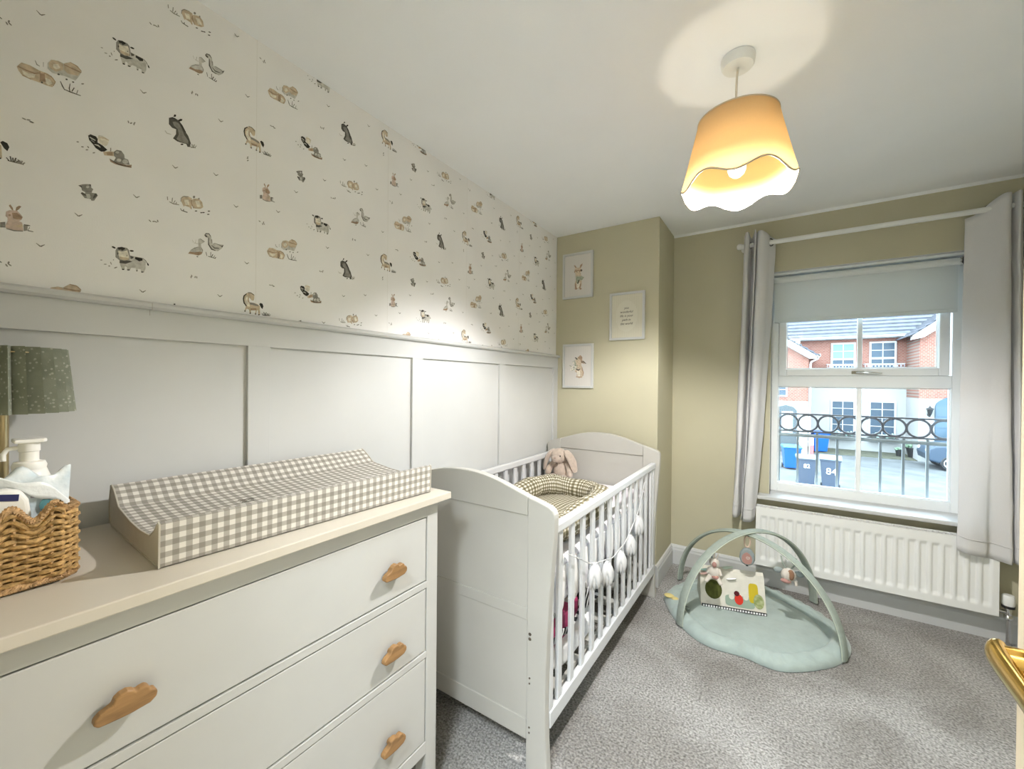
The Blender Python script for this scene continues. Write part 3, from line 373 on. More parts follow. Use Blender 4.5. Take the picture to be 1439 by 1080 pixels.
# ------------------------------------------------------------------ window, sill, blind
win = bpy.data.objects.new('window_1', None); COL.objects.link(win); win.location = (1.807, 3.33, .6); ORIG['window_1'] = Vector((1.807, 3.33, .6))
win['kind'] = 'structure'; win['label'] = 'white plastic window with a top opening sash and a lower fixed light'
def frame(x0, x1, z0, z1, wd, y0, y1, wb=None, wt=None):
    wb = wb or wd; wt = wt or wd
    m = MB(); m.box(x0, x0 + wd, y0, y1, z0, z1).box(x1 - wd, x1, y0, y1, z0, z1).box(x0 + wd, x1 - wd, y0, y1, z0, z0 + wb).box(x0 + wd, x1 - wd, y0, y1, z1 - wt, z1); return m
obj('window_frame', frame(1.354, 2.260, .600, 2.050, .042, 3.298, 3.37, wb=.056, wt=.04), upvc, win, bevel=.004)
obj('transom', MB().box(1.396, 2.218, 3.298, 3.37, 1.304, 1.376), upvc, win, bevel=.003)
sash = obj('opening_sash', frame(1.396, 2.206, 1.376, 2.012, .044, 3.285, 3.35, wb=.045), upvc, win, bevel=.005)
obj('glazing_bar', MB().box(1.806, 1.830, 3.318, 3.342, 1.418, 1.97), upvc, win, bevel=.003)
obj('glazing_bar', MB().box(1.806, 1.830, 3.318, 3.342, .654, 1.306), upvc, win, bevel=.003)
obj('glass_pane', MB().box(1.436, 2.166, 3.328, 3.332, 1.416, 1.972), glass, win)
obj('glass_pane', MB().box(1.394, 2.220, 3.328, 3.332, .652, 1.308), glass, win)
bead = MB()
for (x0, x1, z0, z1) in ((1.396, 2.218, .656, 1.304), (1.440, 2.162, 1.421, 1.968)):
    bead.tube([(x0 + .004, 3.318, z0 + .004), (x1 - .004, 3.318, z0 + .004), (x1 - .004, 3.318, z1 - .004), (x0 + .004, 3.318, z1 - .004)], .005, 4, closed=True)
obj('glazing_bead', bead, upvc, win)
h = MB(); h.box(1.775, 1.835, 3.277, 3.286, 1.388, 1.404).tube([(1.80, 3.272, 1.396), (1.815, 3.262, 1.396), (1.88, 3.260, 1.394), (1.915, 3.262, 1.392)], [.006, .0055, .0045, .0035], 8)
obj('window_handle', h, chrome, sash, smooth=40)
lin = MB(); lin.box(1.350, 1.354, YW + .001, 3.30, .60, 2.052).box(2.260, 2.264, YW + .001, 3.30, .60, 2.052).box(1.354, 2.260, YW + .001, 3.30, 2.050, 2.054)
struct('trim_4', lin, white, 'white lining of the window reveal')
struct('trim_5', MB().box(1.354, 2.262, 3.170, 3.40, .578, .601).box(1.288, 2.328, 3.085, 3.1785, .578, .601), white, 'white window sill with a rounded front edge', bevel=.006, seg=3)

bl = thing('roller_blind', 'pale grey roller blind pulled part way down inside the window recess', 'blind', (1.80, 3.24, 2.03))
blind_m = cloth('grey_blind_fabric', (.74, .79, .80), .12, wscale=500, bump=.1)
blind_m2 = cloth('light_grey_blind_roll', (.76, .79, .79), .04, wscale=500, bump=.1)
obj('roller', MB().lathe([(.020, 0), (.020, .866)], (1.366, 3.245, 2.008), 20, ax='x'), blind_m2, bl, smooth=40)
obj('blind_fabric', MB().box(1.368, 2.226, 3.262, 3.2635, 1.744, 2.010), blind_m, bl)
obj('bottom_bar', MB().box(1.368, 2.226, 3.257, 3.269, 1.728, 1.750), blind_m, bl, bevel=.003)
obj('head_rail', MB().box(1.358, 2.256, 3.215, 3.275, 2.036, 2.050), upvc, bl, bevel=.003)
obj('end_bracket', MB().box(2.236, 2.246, 3.215, 3.27, 1.985, 2.036).tube([(2.232, 3.232, 2.03), (2.226, 3.228, 2.0), (2.236, 3.226, 1.985)], .004, 6).tube([(2.250, 3.232, 2.03), (2.247, 3.228, 2.005)], .004, 6), chrome, bl, bevel=.001)
ch = MB()
for k in range(70):
    for xx, yy in ((2.238, 3.236), (2.250, 3.250)): ch.ell((xx, yy, 1.99 - k * .0155), (.0028, .0028, .0028), nu=5, nv=3)
ch.tube([(2.238, 3.236, 2.0), (2.238, 3.236, .91), (2.250, 3.25, .90), (2.250, 3.25, 2.0)], .0009, 4)
obj('pull_chain', ch, upvc, bl)['kind'] = 'stuff'

# ------------------------------------------------------------------ curtain pole and curtains
ro = thing('curtain_pole', 'white curtain pole across the top of the window', 'curtain pole', (1.80, 3.10, 2.226))
obj('pole', MB().lathe([(.0145, 0), (.0145, 1.25)], (1.185, 3.10, 2.226), 16, ax='x'), metal_w, ro, smooth=40)
obj('finial', MB().lathe([(.0, -.012), (.012, -.010), (.019, -.002), (.020, .008), (.018, .018), (.012, .024), (.0, .025)], (1.165, 3.10, 2.226), 16, ax='x'), metal_w, ro, smooth=60)
for xb in (1.195, 2.425): obj('bracket', MB().box(xb - .006, xb + .006, 3.10, YW - .0005, 2.214, 2.232).lathe([(.020, 0), (.020, .008)], (xb, YW - .009, 2.223), 14, ax='y'), metal_w, ro, bevel=.001)
curt_m = cloth('silver_grey_curtain', (.80, .795, .80), .30, (.80, .82, .85), wscale=700, bump=.2)
eye_m = mat('dark_eyelet_ring', (.05, .05, .055), .3, metal=.8)
def curtain(label, top, bot, rings, z0f, seam_x):
    t = thing('curtain', label, 'curtain', (top[len(top) // 2][0], 3.10, .43))
    n = 90; tp = spline([(a, b, c) for a, b, c in top], n); bt = spline([(a, b, c) for a, b, c in bot], n)
    def fn(u, v):
        i = min(int(round(u * n)), n); a = tp[i]; b = bt[i]
        f = v ** 1.3; p = a.lerp(b, f); p.z = a.z + (b.z - a.z) * v
        wob = .004 * math.sin(9 * v + 14 * u) * v + .003 * noise.noise(Vector((u * 8, v * 14, 3)))
        return (p.x + wob, p.y + wob * .8, p.z)
    obj('fabric', MB().grid(fn, n, 60), curt_m, t, smooth=180, solid=.0025)
    for (x, y, z, ry) in rings:
        obj('eyelet', MB().tube([(x + .022 * math.cos(a) * math.cos(ry), y + .022 * math.cos(a) * math.sin(ry), z + .022 * math.sin(a)) for a in [2 * PI * k / 18 for k in range(18)]], .0035, 6, closed=True), eye_m, t, smooth=60)
    hem = MB()
    hem.grid(lambda u, v: tuple(Vector(fn(u, .955 + .003 * v)) + Vector((0, -.0026, 0))), n, 1)
    obj('hem', hem, curt_m, t, smooth=180, solid=.002)
    return t
curtain('grey eyelet curtain gathered in narrow folds at the left of the window',
    [(1.198, 3.085, 2.285), (1.208, 3.055, 2.300), (1.224, 3.06, 2.302), (1.232, 3.11, 2.285), (1.240, 3.145, 2.28), (1.252, 3.11, 2.30), (1.262, 3.052, 2.312), (1.270, 3.09, 2.295), (1.279, 3.06, 2.300), (1.300, 3.052, 2.297), (1.325, 3.068, 2.280), (1.345, 3.10, 2.262), (1.372, 3.128, 2.25)],
    [(1.147, 3.085, .445), (1.158, 3.050, .445), (1.180, 3.055, .445), (1.190, 3.11, .45), (1.194, 3.14, .45), (1.198, 3.11, .44), (1.202, 3.050, .435), (1.212, 3.09, .43), (1.216, 3.055, .427), (1.232, 3.045, .427), (1.250, 3.05, .43), (1.265, 3.075, .436), (1.278, 3.09, .44)],
    [(1.345, 3.098, 2.226, .75), (1.262, 3.098, 2.226, 1.3), (1.228, 3.098, 2.226, 1.2)], .43, 0)
curtain('grey eyelet curtain hanging wide and smooth at the right of the window',
    [(2.215, 3.135, 2.205), (2.245, 3.125, 2.213), (2.275, 3.105, 2.235), (2.300, 3.085, 2.262), (2.330, 3.060, 2.282), (2.352, 3.058, 2.284), (2.362, 3.08, 2.282), (2.366, 3.135, 2.28), (2.374, 3.10, 2.285), (2.386, 3.065, 2.290), (2.400, 3.08, 2.285), (2.412, 3.13, 2.28), (2.432, 3.09, 2.285), (2.45, 3.07, 2.285)],
    [(2.180, 3.045, .470), (2.215, 3.030, .462), (2.250, 3.035, .456), (2.285, 3.045, .452), (2.300, 3.065, .448), (2.340, 3.055, .440), (2.375, 3.050, .435), (2.384, 3.12, .44), (2.392, 3.09, .44), (2.400, 3.055, .44), (2.412, 3.07, .44), (2.425, 3.13, .44), (2.436, 3.09, .44), (2.45, 3.07, .44)],
    [(2.292, 3.098, 2.226, -.75), (2.364, 3.098, 2.226, 1.3)], .45, 0)

# ------------------------------------------------------------------ radiator
ra = thing('radiator', 'white ribbed panel radiator under the window', 'radiator', (1.81, 3.10, .16))
RX0, RX1, RZ0, RZ1, RYF = 1.284, 2.340, .160, .533, 3.072
NF = 22; pitch_r = (RX1 - RX0 - .04) / NF
def rib(u, v):
    x = RX0 + u * (RX1 - RX0); z = RZ0 + v * (RZ1 - RZ0)
    s = (x - RX0 - .02) / pitch_r; f = s - math.floor(s); d = 0
    if 0 <= s <= NF:
        e = abs(f - .5) * 2; lat = max(0, min(1, (.80 - e) / .36))
        zc = min(z - RZ0 - .040, RZ1 - .052 - z); lon = max(0, min(1, zc / .018)); d = .010 * lat * lat * (3 - 2 * lat) * lon * lon * (3 - 2 * lon)
    return (x, RYF - .004 + d, z)
fr = MB().grid(rib, NF * 12, 40); obj('front_panel', fr, metal_w, ra, smooth=60)
obj('panel_edge', MB().box(RX0, RX1, RYF - .0045, RYF + .012, RZ1 - .004, RZ1).box(RX0, RX1, RYF - .0045, RYF + .012, RZ0, RZ0 + .004).box(RX0, RX0 + .004, RYF - .0045, RYF + .012, RZ0, RZ1).box(RX1 - .004, RX1, RYF - .0045, RYF + .012, RZ0, RZ1), metal_w, ra, bevel=.002)
obj('rear_panel', MB().box(RX0, RX1, 3.125, 3.14, RZ0, RZ1), metal_w, ra, bevel=.003)
obj('side_panel', MB().box(RX0, RX0 + .004, RYF + .012, 3.125, RZ0 + .01, RZ1 - .01), metal_w, ra)
obj('side_panel', MB().box(RX1 - .004, RX1, RYF + .012, 3.125, RZ0 + .01, RZ1 - .01), metal_w, ra)
g = MB()
for k in range(40): g.box(RX0 + .01 + k * .0262, RX0 + .022 + k * .0262, RYF + .012, 3.125, RZ1 - .006, RZ1 - .003)
g.box(RX0, RX1, RYF + .010, RYF + .02, RZ1 - .006, RZ1 - .002)
obj('top_grille', g, metal_w, ra)
for xb in (1.45, 2.14): obj('wall_bracket', MB().box(xb, xb + .03, 3.138, YW - .0005, .20, .50), metal_w, ra)
va = obj('thermostatic_valve', MB().lathe([(.0, .268), (.019, .266), (.023, .260), (.024, .225), (.022, .214), (.0, .213)], (2.382, 3.105, 0), 20), metal_w, ra, smooth=40)
obj('valve_ring', MB().lathe([(.0, .214), (.0235, .213), (.0235, .202), (.018, .199), (.0, .198)], (2.382, 3.105, 0), 20), black, va, smooth=40)
obj('valve_body', MB().lathe([(.012, .199), (.014, .19), (.012, .165), (.016, .16), (.016, .145), (.009, .138), (.0075, .0)], (2.382, 3.105, 0), 14).tube([(2.336, 3.105, .178), (2.382, 3.105, .178)], .009, 10), chrome, va, smooth=40)
obj('pipe_collar', MB().lathe([(.018, .0), (.018, .006), (.009, .010)], (2.382, 3.105, 0), 14), white, va, smooth=40)

# ------------------------------------------------------------------ pendant lamp
PX, PY = 1.277, 1.548
pe = thing('pendant_lamp', 'pleasantly glowing linen drum pendant with a scalloped lower edge hanging from the ceiling', 'ceiling lamp', (PX, PY, 2.40))
pe['label'] = 'lit cream linen pendant shade with a scalloped lower edge hanging from the ceiling'
obj('ceiling_rose', MB().lathe([(.0, 2.3995), (.050, 2.3995), (.051, 2.392), (.049, 2.374), (.045, 2.368), (.0, 2.366)], (PX, PY, 0), 32), metal_w, pe, smooth=35)
obj('flex', MB().tube(spline([(PX, PY, 2.368), (PX - .003, PY, 2.33), (PX - .004, PY, 2.26), (PX - .001, PY, 2.22), (PX, PY, 2.19)], 20), .0036, 8), mat('pale_flex', (.62, .58, .52), .5), pe, smooth=60)
shade_m = cloth('warm_linen_shade', (.44, .35, .235), .45, (.70, .50, .30), wscale=420, bump=.35)
lining_m = cloth('white_shade_lining', (.33, .275, .13), .60, (.92, .82, .58), wscale=300, bump=.05)
ST, SBm, RT, RB = 2.196, 1.972, .119, .170
def shp(rofs):
    def fn(u, v):
        t = 2 * PI * u; w6 = math.cos(6 * (t - RAD(-57)))
        zb = SBm + .0145 * w6; z = ST + (zb - ST) * v; f = (ST - z) / (ST - SBm)
        r = RT + (RB - RT) * f + rofs; r += .004 * w6 * v * v
        return (PX + r * math.cos(t), PY + r * math.sin(t), z)
    return fn
sh = obj('lamp_shade', MB().grid(shp(0), 120, 14, cu=True), shade_m, pe, smooth=180)
obj('shade_lining', MB().grid(shp(-.0022), 120, 14, cu=True), lining_m, sh, smooth=180)
trim_c = mat('shade_binding', (.55, .47, .36), .7)
obj('shade_binding', MB().tube([Vector(shp(.0)(k / 120, 1)) for k in range(120)], .0028, 6, closed=True), trim_c, sh, smooth=60)
obj('shade_binding', MB().tube([Vector(shp(.0)(k / 60, 0)) for k in range(60)], .0026, 6, closed=True), trim_c, sh, smooth=60)
sp = MB()
for k in range(3):
    a = 2 * PI * k / 3 + .3; sp.tube([(PX + .018 * math.cos(a), PY + .018 * math.sin(a), 2.178), (PX + .07 * math.cos(a), PY + .07 * math.sin(a), 2.184), (PX + .117 * math.cos(a), PY + .117 * math.sin(a), 2.192)], .0018, 6)
sp.tube([(PX + .019 * math.cos(2 * PI * k / 16), PY + .019 * math.sin(2 * PI * k / 16), 2.178) for k in range(16)], .002, 6, closed=True)
obj('shade_spider', sp, metal_w, pe, smooth=60)
obj('lamp_holder', MB().lathe([(.0, 2.205), (.011, 2.203), (.017, 2.19), (.019, 2.15), (.019, 2.114), (.016, 2.111), (.0, 2.111)], (PX, PY, 0), 16), metal_w, pe, smooth=40)
def bulb_mat():
    m = bpy.data.materials.new('frosted_bulb_glass'); m.use_nodes = True; nt = m.node_tree; nt.nodes.remove(nt.nodes['Principled BSDF'])
    e = nt.nodes.new('ShaderNodeEmission'); e.inputs[0].default_value = (1.0, .88, .66, 1); e.inputs[1].default_value = 5.0
    t = nt.nodes.new('ShaderNodeBsdfTransparent'); mx = nt.nodes.new('ShaderNodeMixShader'); mx.inputs[0].default_value = .35
    nt.links.new(t.outputs[0], mx.inputs[1]); nt.links.new(e.outputs[0], mx.inputs[2]); nt.links.new(mx.outputs[0], nt.nodes['Material Output'].inputs[0]); return m
obj('bulb', MB().lathe([(.0, 2.004), (.012, 2.007), (.022, 2.016), (.0275, 2.031), (.027, 2.047), (.024, 2.059), (.0, 2.060)], (PX, PY, 0), 20), bulb_mat(), pe, smooth=60)
obj('bulb_collar', MB().lathe([(.0, 2.0605), (.024, 2.0605), (.020, 2.074), (.014, 2.091), (.013, 2.110), (.0, 2.1105)], (PX, PY, 0), 20), metal_w, pe, smooth=40)
# the LED bulb throws most of its light down and sideways, little back towards its cap
def lamp_light(name, kind, watts, aim):
    l = bpy.data.lights.new(name, kind); l.energy = watts; l.color = BULB_C if kind == 'SPOT' else (1.0, .88, .70); l.shadow_soft_size = .03
    if kind == 'SPOT': l.spot_size = RAD(178); l.spot_blend = .45
    o = bpy.data.objects.new(name, l); COL.objects.link(o); o.location = (PX, PY, 2.037); return o
lamp_light('bulb_light', 'SPOT', BULB_W, None)
lamp_light('bulb_back_light', 'POINT', BULB_W * .03, None)

# ------------------------------------------------------------------ pictures
inkm = mat('dark_print_ink', (.06, .055, .045), .8)
def pic(x0, x1, z0, z1, label, kind):
    t = thing('picture_frame', label, 'picture', ((x0 + x1) / 2, YC, z0), group=None)
    yb, yf = YC - .0005, YC - .017; wdt = .0155
    m = MB(); m.box(x0, x0 + wdt, yf, yb, z0, z1).box(x1 - wdt, x1, yf, yb, z0, z1).box(x0 + wdt, x1 - wdt, yf, yb, z0, z0 + wdt).box(x0 + wdt, x1 - wdt, yf, yb, z1 - wdt, z1)
    obj('frame', m, white, t, bevel=.0012)
    bg = mat('print_paper_stripe_' + kind, (.62, .595, .565) if kind != 'text' else (.60, .575, .46), .7)
    pr = obj('print', MB().box(x0 + wdt, x1 - wdt, YC - .009, yb, z0 + wdt, z1 - wdt), bg, t)
    st = MB(); n = 26
    for k in range(n):
        xx = x0 + wdt + (x1 - x0 - 2 * wdt) * (k + .25) / n; st.poly([(xx, YC - .0092, z0 + wdt), (xx + .0032, YC - .0092, z0 + wdt), (xx + .0032, YC - .0092, z1 - wdt), (xx, YC - .0092, z1 - wdt)])
    obj('printed_stripes', st, mat('print_stripe_' + kind, (.66, .64, .61) if kind != 'text' else (.68, .65, .55), .7), pr)
    if kind in PICS:
        mb = MB()
        for li, (c, pts) in enumerate(PICS[kind]): mb.poly([(a / 1e4, YC - .0095 - li * .00003, b / 1e4) for a, b in pts], c)
        obj('printed_rabbit', mb, PM, pr)
    else:
        cx, cz = (x0 + x1) / 2 - .004, (z0 + z1) / 2
        obj('printed_oval', MB().poly([(cx + .075 * math.cos(2 * PI * k / 28), YC - .0095, cz + .105 * math.sin(2 * PI * k / 28)) for k in range(28)]), mat('print_oval', (.66, .635, .53), .7), pr)
        for k, s in enumerate(['you', 'wonderful', 'life is your', 'path in', 'the world']):
            text_mesh('lettering', s, .021, (cx, YC - .0097, cz + .054 - k * .0265), (PI / 2, 0, 0), inkm, pr, shear=.25)
pic(.057, .292, 1.928, 2.256, 'white framed print of a rabbit in a brimmed hat, highest on green wall', 'a')
pic(.417, .656, 1.610, 1.931, 'white framed print of lettering in an oval, right of the rabbit prints', 'text')
pic(.064, .301, 1.280, 1.597, 'white framed print of a rabbit in a cap holding flowers, lowest on green wall', 'b')

# ------------------------------------------------------------------ chest of drawers
c = thing('chest_of_drawers', 'wide white three drawer chest with cloud shaped wooden knobs', 'chest of drawers', (.26, .5, 0))
obj('top', MB().box(.022, .517, -.004, 1.004, .940, .962), furn_top, c, bevel=.0025)
for y0, y1 in ((.928, .974), (.026, .072)):
    obj('leg', MB().box(.440, .486, y0, y1, 0, .9398), furn, c, bevel=.002)
    obj('leg', MB().box(.030, .076, y0, y1, 0, .9398), furn, c, bevel=.002)
    ys = .938 if y0 > .5 else .046
    obj('side_panel', MB().box(.076, .440, ys, ys + .018, .10, .9398), furn, c)
for z0, z1 in ((.8955, .9398), (.6725, .6925), (.4535, .4725), (.148, .1865)): obj('rail', MB().box(.462, .486, .072, .928, z0, z1), furn, c, bevel=.0012)
obj('carcass_back', MB().box(.032, .040, .072, .928, .10, .9398).box(.05, .455, .072, .928, .12, .135), furn, c)
CLOUD = [(-.040, -.010), (-.034, -.0165), (-.022, -.0175), (-.006, -.0185), (.008, -.0185), (.018, -.0175), (.030, -.0165), (.0385, -.010), (.040, -.002), (.0365, .005), (.0305, .0065), (.029, .013), (.0235, .0175), (.016, .0165), (.012, .0145), (.008, .019), (.0005, .0225), (-.0085, .021), (-.0145, .0165), (-.018, .0085), (-.024, .006), (-.032, .003), (-.039, -.003)]
def knob(y, z, par):
    k = obj('knob', MB().prism([(y + a, z + b) for a, b in CLOUD], 'x', .497, .513), wood, par, bevel=.003, seg=3)
    obj('knob_stem', MB().lathe([(.008, .0), (.007, .016)], (.4835, y, z), 12, ax='x'), wood, k, smooth=40)
for z0, z1, kz in ((.6965, .8920, .783), (.4765, .6690, .554), (.1900, .4500, .296)):
    d = obj('drawer', MB().box(.462, .4845, .0760, .9240, z0, z1), furn, c, bevel=.0018)
    obj('drawer_box', MB().box(.06, .462, .085, .915, z0 + .012, z1 - .02), furn, d)
    for ky in (.217, .783): knob(ky, kz, d)
    obj('shadow_gap', MB().box(.460, .4612, .072, .928, z0 - .003, z1 + .003), dark_gap, d)

# ------------------------------------------------------------------ changing mat
gm = gingham('beige_gingham', .0212, (.64, .615, .57), (.37, .35, .315), (.25, .235, .205))
beige_end = mat('beige_wipeable_fabric', (.46, .43, .365), .6, var=.03, vscale=30, bump=.1, bscale=300)
cm = thing('changing_mat', 'beige gingham wedge changing mat lying on the chest of drawers', 'changing mat', (.4375, .28, .9625), RAD(-2.6))
ML = .680
prof = [(-.002, .002), (.0, .084), (-.006, .087), (-.030, .066), (-.060, .050), (-.090, .0475), (-.13, .0455), (-.20, .048), (-.27, .0555), (-.305, .060), (-.325, .075), (-.355, .094), (-.372, .1005), (-.380, .098), (-.393, .065), (-.396, .035), (-.388, .012), (-.37, .002)]
pa = [0]
for a, b in zip(prof, prof[1:]): pa.append(pa[-1] + math.hypot(b[0] - a[0], b[1] - a[1]))
ng = len(prof) - 1
def cmf(u, v):
    i = min(int(round(v * ng)), ng); x, z = prof[i]
    sag = 1 - .10 * math.sin(PI * u) * (1 if .03 < z < .09 and -.33 < x < -.02 else 0)
    return (x, u * ML, z * sag)
obj('cover', MB().grid(cmf, 40, ng, uvf=lambda u, v: (u * ML + .002, pa[min(int(round(v * ng)), ng)] + .004)), gm, cm, local=True, smooth=28)
for y in (0.0, ML):
    d = -.0006 if y == 0 else .0006
    obj('end_panel', MB().prism([(x, z) for x, z in prof], 'y', min(y, y + d), max(y, y + d)), beige_end, cm, local=True)
    obj('piping', MB().tube([(x, y + d, z) for x, z in prof], .0018, 6, closed=True), beige_end, cm, local=True, smooth=60)
st = MB()
for k in range(3):
    x0 = -.165 - .012 * k; st.tube(spline([(x0, .20 + .0, .0492), (x0 - .004, .206, .0495), (x0 + .003, .213, .0492), (x0 - .002, .222, .0492), (x0, .228 + .004 * k, .0490)], 14), .0007, 4)
obj('stitched_motif', st, inkm, cm, local=True)

# ------------------------------------------------------------------ wicker basket and its contents
wick = mat('natural_seagrass', (.40, .25, .095), .75, var=.35, vscale=120, bump=.5, bscale=260)
wick2 = mat('seagrass_braid', (.43, .27, .13), .75, var=.3, vscale=140, bump=.5, bscale=260)
bk = thing('wicker_basket', 'woven seagrass basket with a wavy rim holding wipes', 'basket', (.25, .045, .9622))
BX0, BX1, BY0, BY1 = .158, .352, -.005, .190
def brect(t, inset=0.0, rc=.022):
    x0, x1, y0, y1 = BX0 + inset, BX1 - inset, BY0 + inset, BY1 - inset
    L = [(x1, y0 + rc), (x1, y1 - rc), (x1 - rc, y1), (x0 + rc, y1), (x0, y1 - rc), (x0, y0 + rc), (x0 + rc, y0), (x1 - rc, y0)]
    arcs = []
    for i in range(8): arcs.append((Vector(L[i]), Vector(L[(i + 1) % 8])))
    le = [(b - a).length for a, b in arcs]; T = sum(le); s = (t % 1) * T
    for (a, b), l in zip(arcs, le):
        if s <= l:
            p = a.lerp(b, s / l); nrm = Vector((b.y - a.y, -(b.x - a.x))).normalized(); return p, nrm
        s -= l
    return arcs[0][0], Vector((1, 0))
def rimh(p):
    k = (p.y - BY0) / (BY1 - BY0); q = (p.x - BX0) / (BX1 - BX0)
    if min(abs(p.x - BX1), abs(p.x - BX0)) < .006: return .123 + .013 * math.cos(2 * PI * (p.y - .161) / .0495) * (1 if p.y < .172 else .5)
    return .121
wv = MB(); NR = 13
for r in range(NR):
    pts = []
    for k in range(168):
        t = k / 168; p, nn = brect(t); fr_ = (r + .5) / NR; z = .012 + .108 * fr_ + (rimh(p) - .120) * fr_ ** 3.5
        o = .0032 * math.sin(2 * PI * (t * 26) + (PI if r % 2 else 0)); q = p + nn * o
        pts.append((q.x, q.y, .9622 + z))
    wv.tube(pts, .0043, 6, closed=True, flat=(1, .92))
obj('woven_strands', wv, wick, bk, smooth=60)['kind'] = 'stuff'
sk = MB()
for k in range(52):
    p, nn = brect(k / 52); sk.tube([(p.x, p.y, .9622 + .005), (p.x, p.y, .9622 + rimh(p))], .0026, 5)
obj('stakes', sk, wick2, bk, smooth=60)['kind'] = 'stuff'
def braid(name, zf, r):
    m = MB()
    for ph in (0, 2 * PI / 3, 4 * PI / 3):
        m.tube([((lambda p, nn, t: (p.x + nn.x * r * .62 * math.cos(95 * t + ph), p.y + nn.y * r * .62 * math.cos(95 * t + ph), zf(p) + r * .62 * math.sin(95 * t + ph)))(*brect(k / 280), 2 * PI * k / 280)) for k in range(280)], r * .62, 5, closed=True)
    obj(name, m, wick2, bk, smooth=60)
braid('braided_rim', lambda p: .9622 + rimh(p) + .003, .0062)
braid('braided_foot', lambda p: .9622 + .0075, .0060)
obj('liner_board', MB().box(BX0 + .012, BX1 - .012, BY0 + .012, BY1 - .012, .966, .972), wick, bk)
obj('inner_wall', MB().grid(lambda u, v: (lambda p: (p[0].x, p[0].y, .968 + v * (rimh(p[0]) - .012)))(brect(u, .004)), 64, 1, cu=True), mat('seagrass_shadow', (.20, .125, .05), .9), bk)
plast = mat('glossy_white_plastic', (.78, .77, .73), .3)
pb = thing('pump_bottle', 'white foam pump bottle standing at the back of the wicker basket', 'bottle', (.238, .140, .972))
X0, Y0 = .238, .1455
obj('bottle_body', MB().lathe([(.0, .973), (.024, .973), (.027, .980), (.027, 1.118), (.0265, 1.135), (.022, 1.149), (.015, 1.154), (.0, 1.155)], (X0, Y0, 0), 24), plast, pb, smooth=40)
obj('pump_collar', MB().lathe([(.0, 1.150), (.0215, 1.150), (.0225, 1.156), (.020, 1.163), (.0125, 1.165), (.0125, 1.182), (.014, 1.183), (.014, 1.199), (.0, 1.199)], (X0, Y0, 0), 24), plast, pb, smooth=30)
obj('pump_head', MB().prism([(X0 - .018, Y0 - .020), (X0 + .018, Y0 - .020), (X0 + .019, Y0 + .016), (X0 + .009, Y0 + .021), (X0 - .009, Y0 + .021), (X0 - .019, Y0 + .016)], 'z', 1.199, 1.206), plast, pb, bevel=.002)
obj('pump_spout', MB().tube([(X0, Y0 - .010, 1.190), (X0, Y0 - .026, 1.189), (X0, Y0 - .031, 1.180), (X0, Y0 - .031, 1.168)], .004, 8), plast, pb, smooth=60)
foil = mat('pale_blue_wipes_film', (.50, .60, .66), .25, col2=(.78, .80, .80), vscale=22, bump=.6, bscale=40)
wp1 = thing('wipes_packet', 'crumpled pale blue packet of baby wipes sticking out of the basket', 'wipes packet', (.285, .095, .974))
def pillow(cx, cy, cz, lx, ly, lz, tilt, amp, seed):
    def fn(u, v):
        a = 2 * PI * u; s = v * 2 - 1
        th = (1 - abs(s) ** 3.2); ex = math.copysign(abs(math.cos(a)) ** .6, math.cos(a)); ez = math.copysign(abs(math.sin(a)) ** .8, math.sin(a))
        n = amp * noise.noise(Vector((math.cos(a) * 1.4 + seed, math.sin(a) * 1.4, s * 2.6)))
        x = ex * lx * (.25 + .75 * th) * (1 + n); z = ez * lz * (1 + .04 * s) * (1 + n); y = s * ly
        return (cx + x, cy + y * math.cos(tilt) - z * math.sin(tilt), cz + y * math.sin(tilt) + z * math.cos(tilt))
    return MB().grid(fn, 30, 22, cu=True)
obj('film', pillow(.286, .106, 1.072, .020, .080, .074, -.05, .34, 2.1), foil, wp1, smooth=70)
obj('seal_flap', MB().grid(lambda u, v: (.304 + .008 * math.sin(3 * u), .100 + .086 * u, 1.125 - .048 * u * u + .022 * v + .005 * math.sin(9 * u + 2 * v)), 14, 4), mat('white_wipes_film', (.74, .77, .78), .25, bump=.5, bscale=60), wp1, smooth=70, solid=.001)
teal = mat('teal_print', (.12, .30, .34), .35)
lb = MB()
for (a, b, w_, h_) in ((.160, 1.092, .012, .014),): lb.ell((.3092, a, b), (.0012, w_, h_), nu=16, nv=8)
obj('printed_label', lb, teal, wp1, smooth=60)
lb = MB()
for k in range(3): lb.box(.3095, .3102, .138 + .009 * k, .144 + .009 * k, 1.108 + .003 * k, 1.119 + .003 * k)
obj('printed_stripes', lb, mat('mauve_grey_print', (.33, .30, .34), .4), wp1)
tb = thing('wipes_tub', 'white wipes tub with a navy band at the front of the basket', 'wipes tub', (.333, .03, .974))
tub = obj('tub', MB().prism([(.012 + a, b) for a, b in [(.0, .975), (.114, .975), (.123, .985), (.124, 1.085), (.121, 1.112), (.113, 1.128), (.098, 1.133), (.0, 1.134)]], 'x', .315, .338), plast, tb, bevel=.006, seg=3)
obj('navy_band', MB().prism([(.0125, 1.117), (.095, 1.117), (.121, 1.112), (.122, 1.123), (.095, 1.128), (.0125, 1.129)], 'x', .3382, .3392), mat('navy_print', (.012, .015, .09), .4), tub)
tw = thing('wipes_packet', 'plain white wipes packet behind the tub in the basket', 'wipes packet', (.20, .06, .974))
obj('film', pillow(.205, .050, 1.050, .024, .048, .072, .0, .25, 7.7), mat('white_wipes_film', (.74, .77, .78), .25, bump=.5, bscale=60), tw, smooth=70)

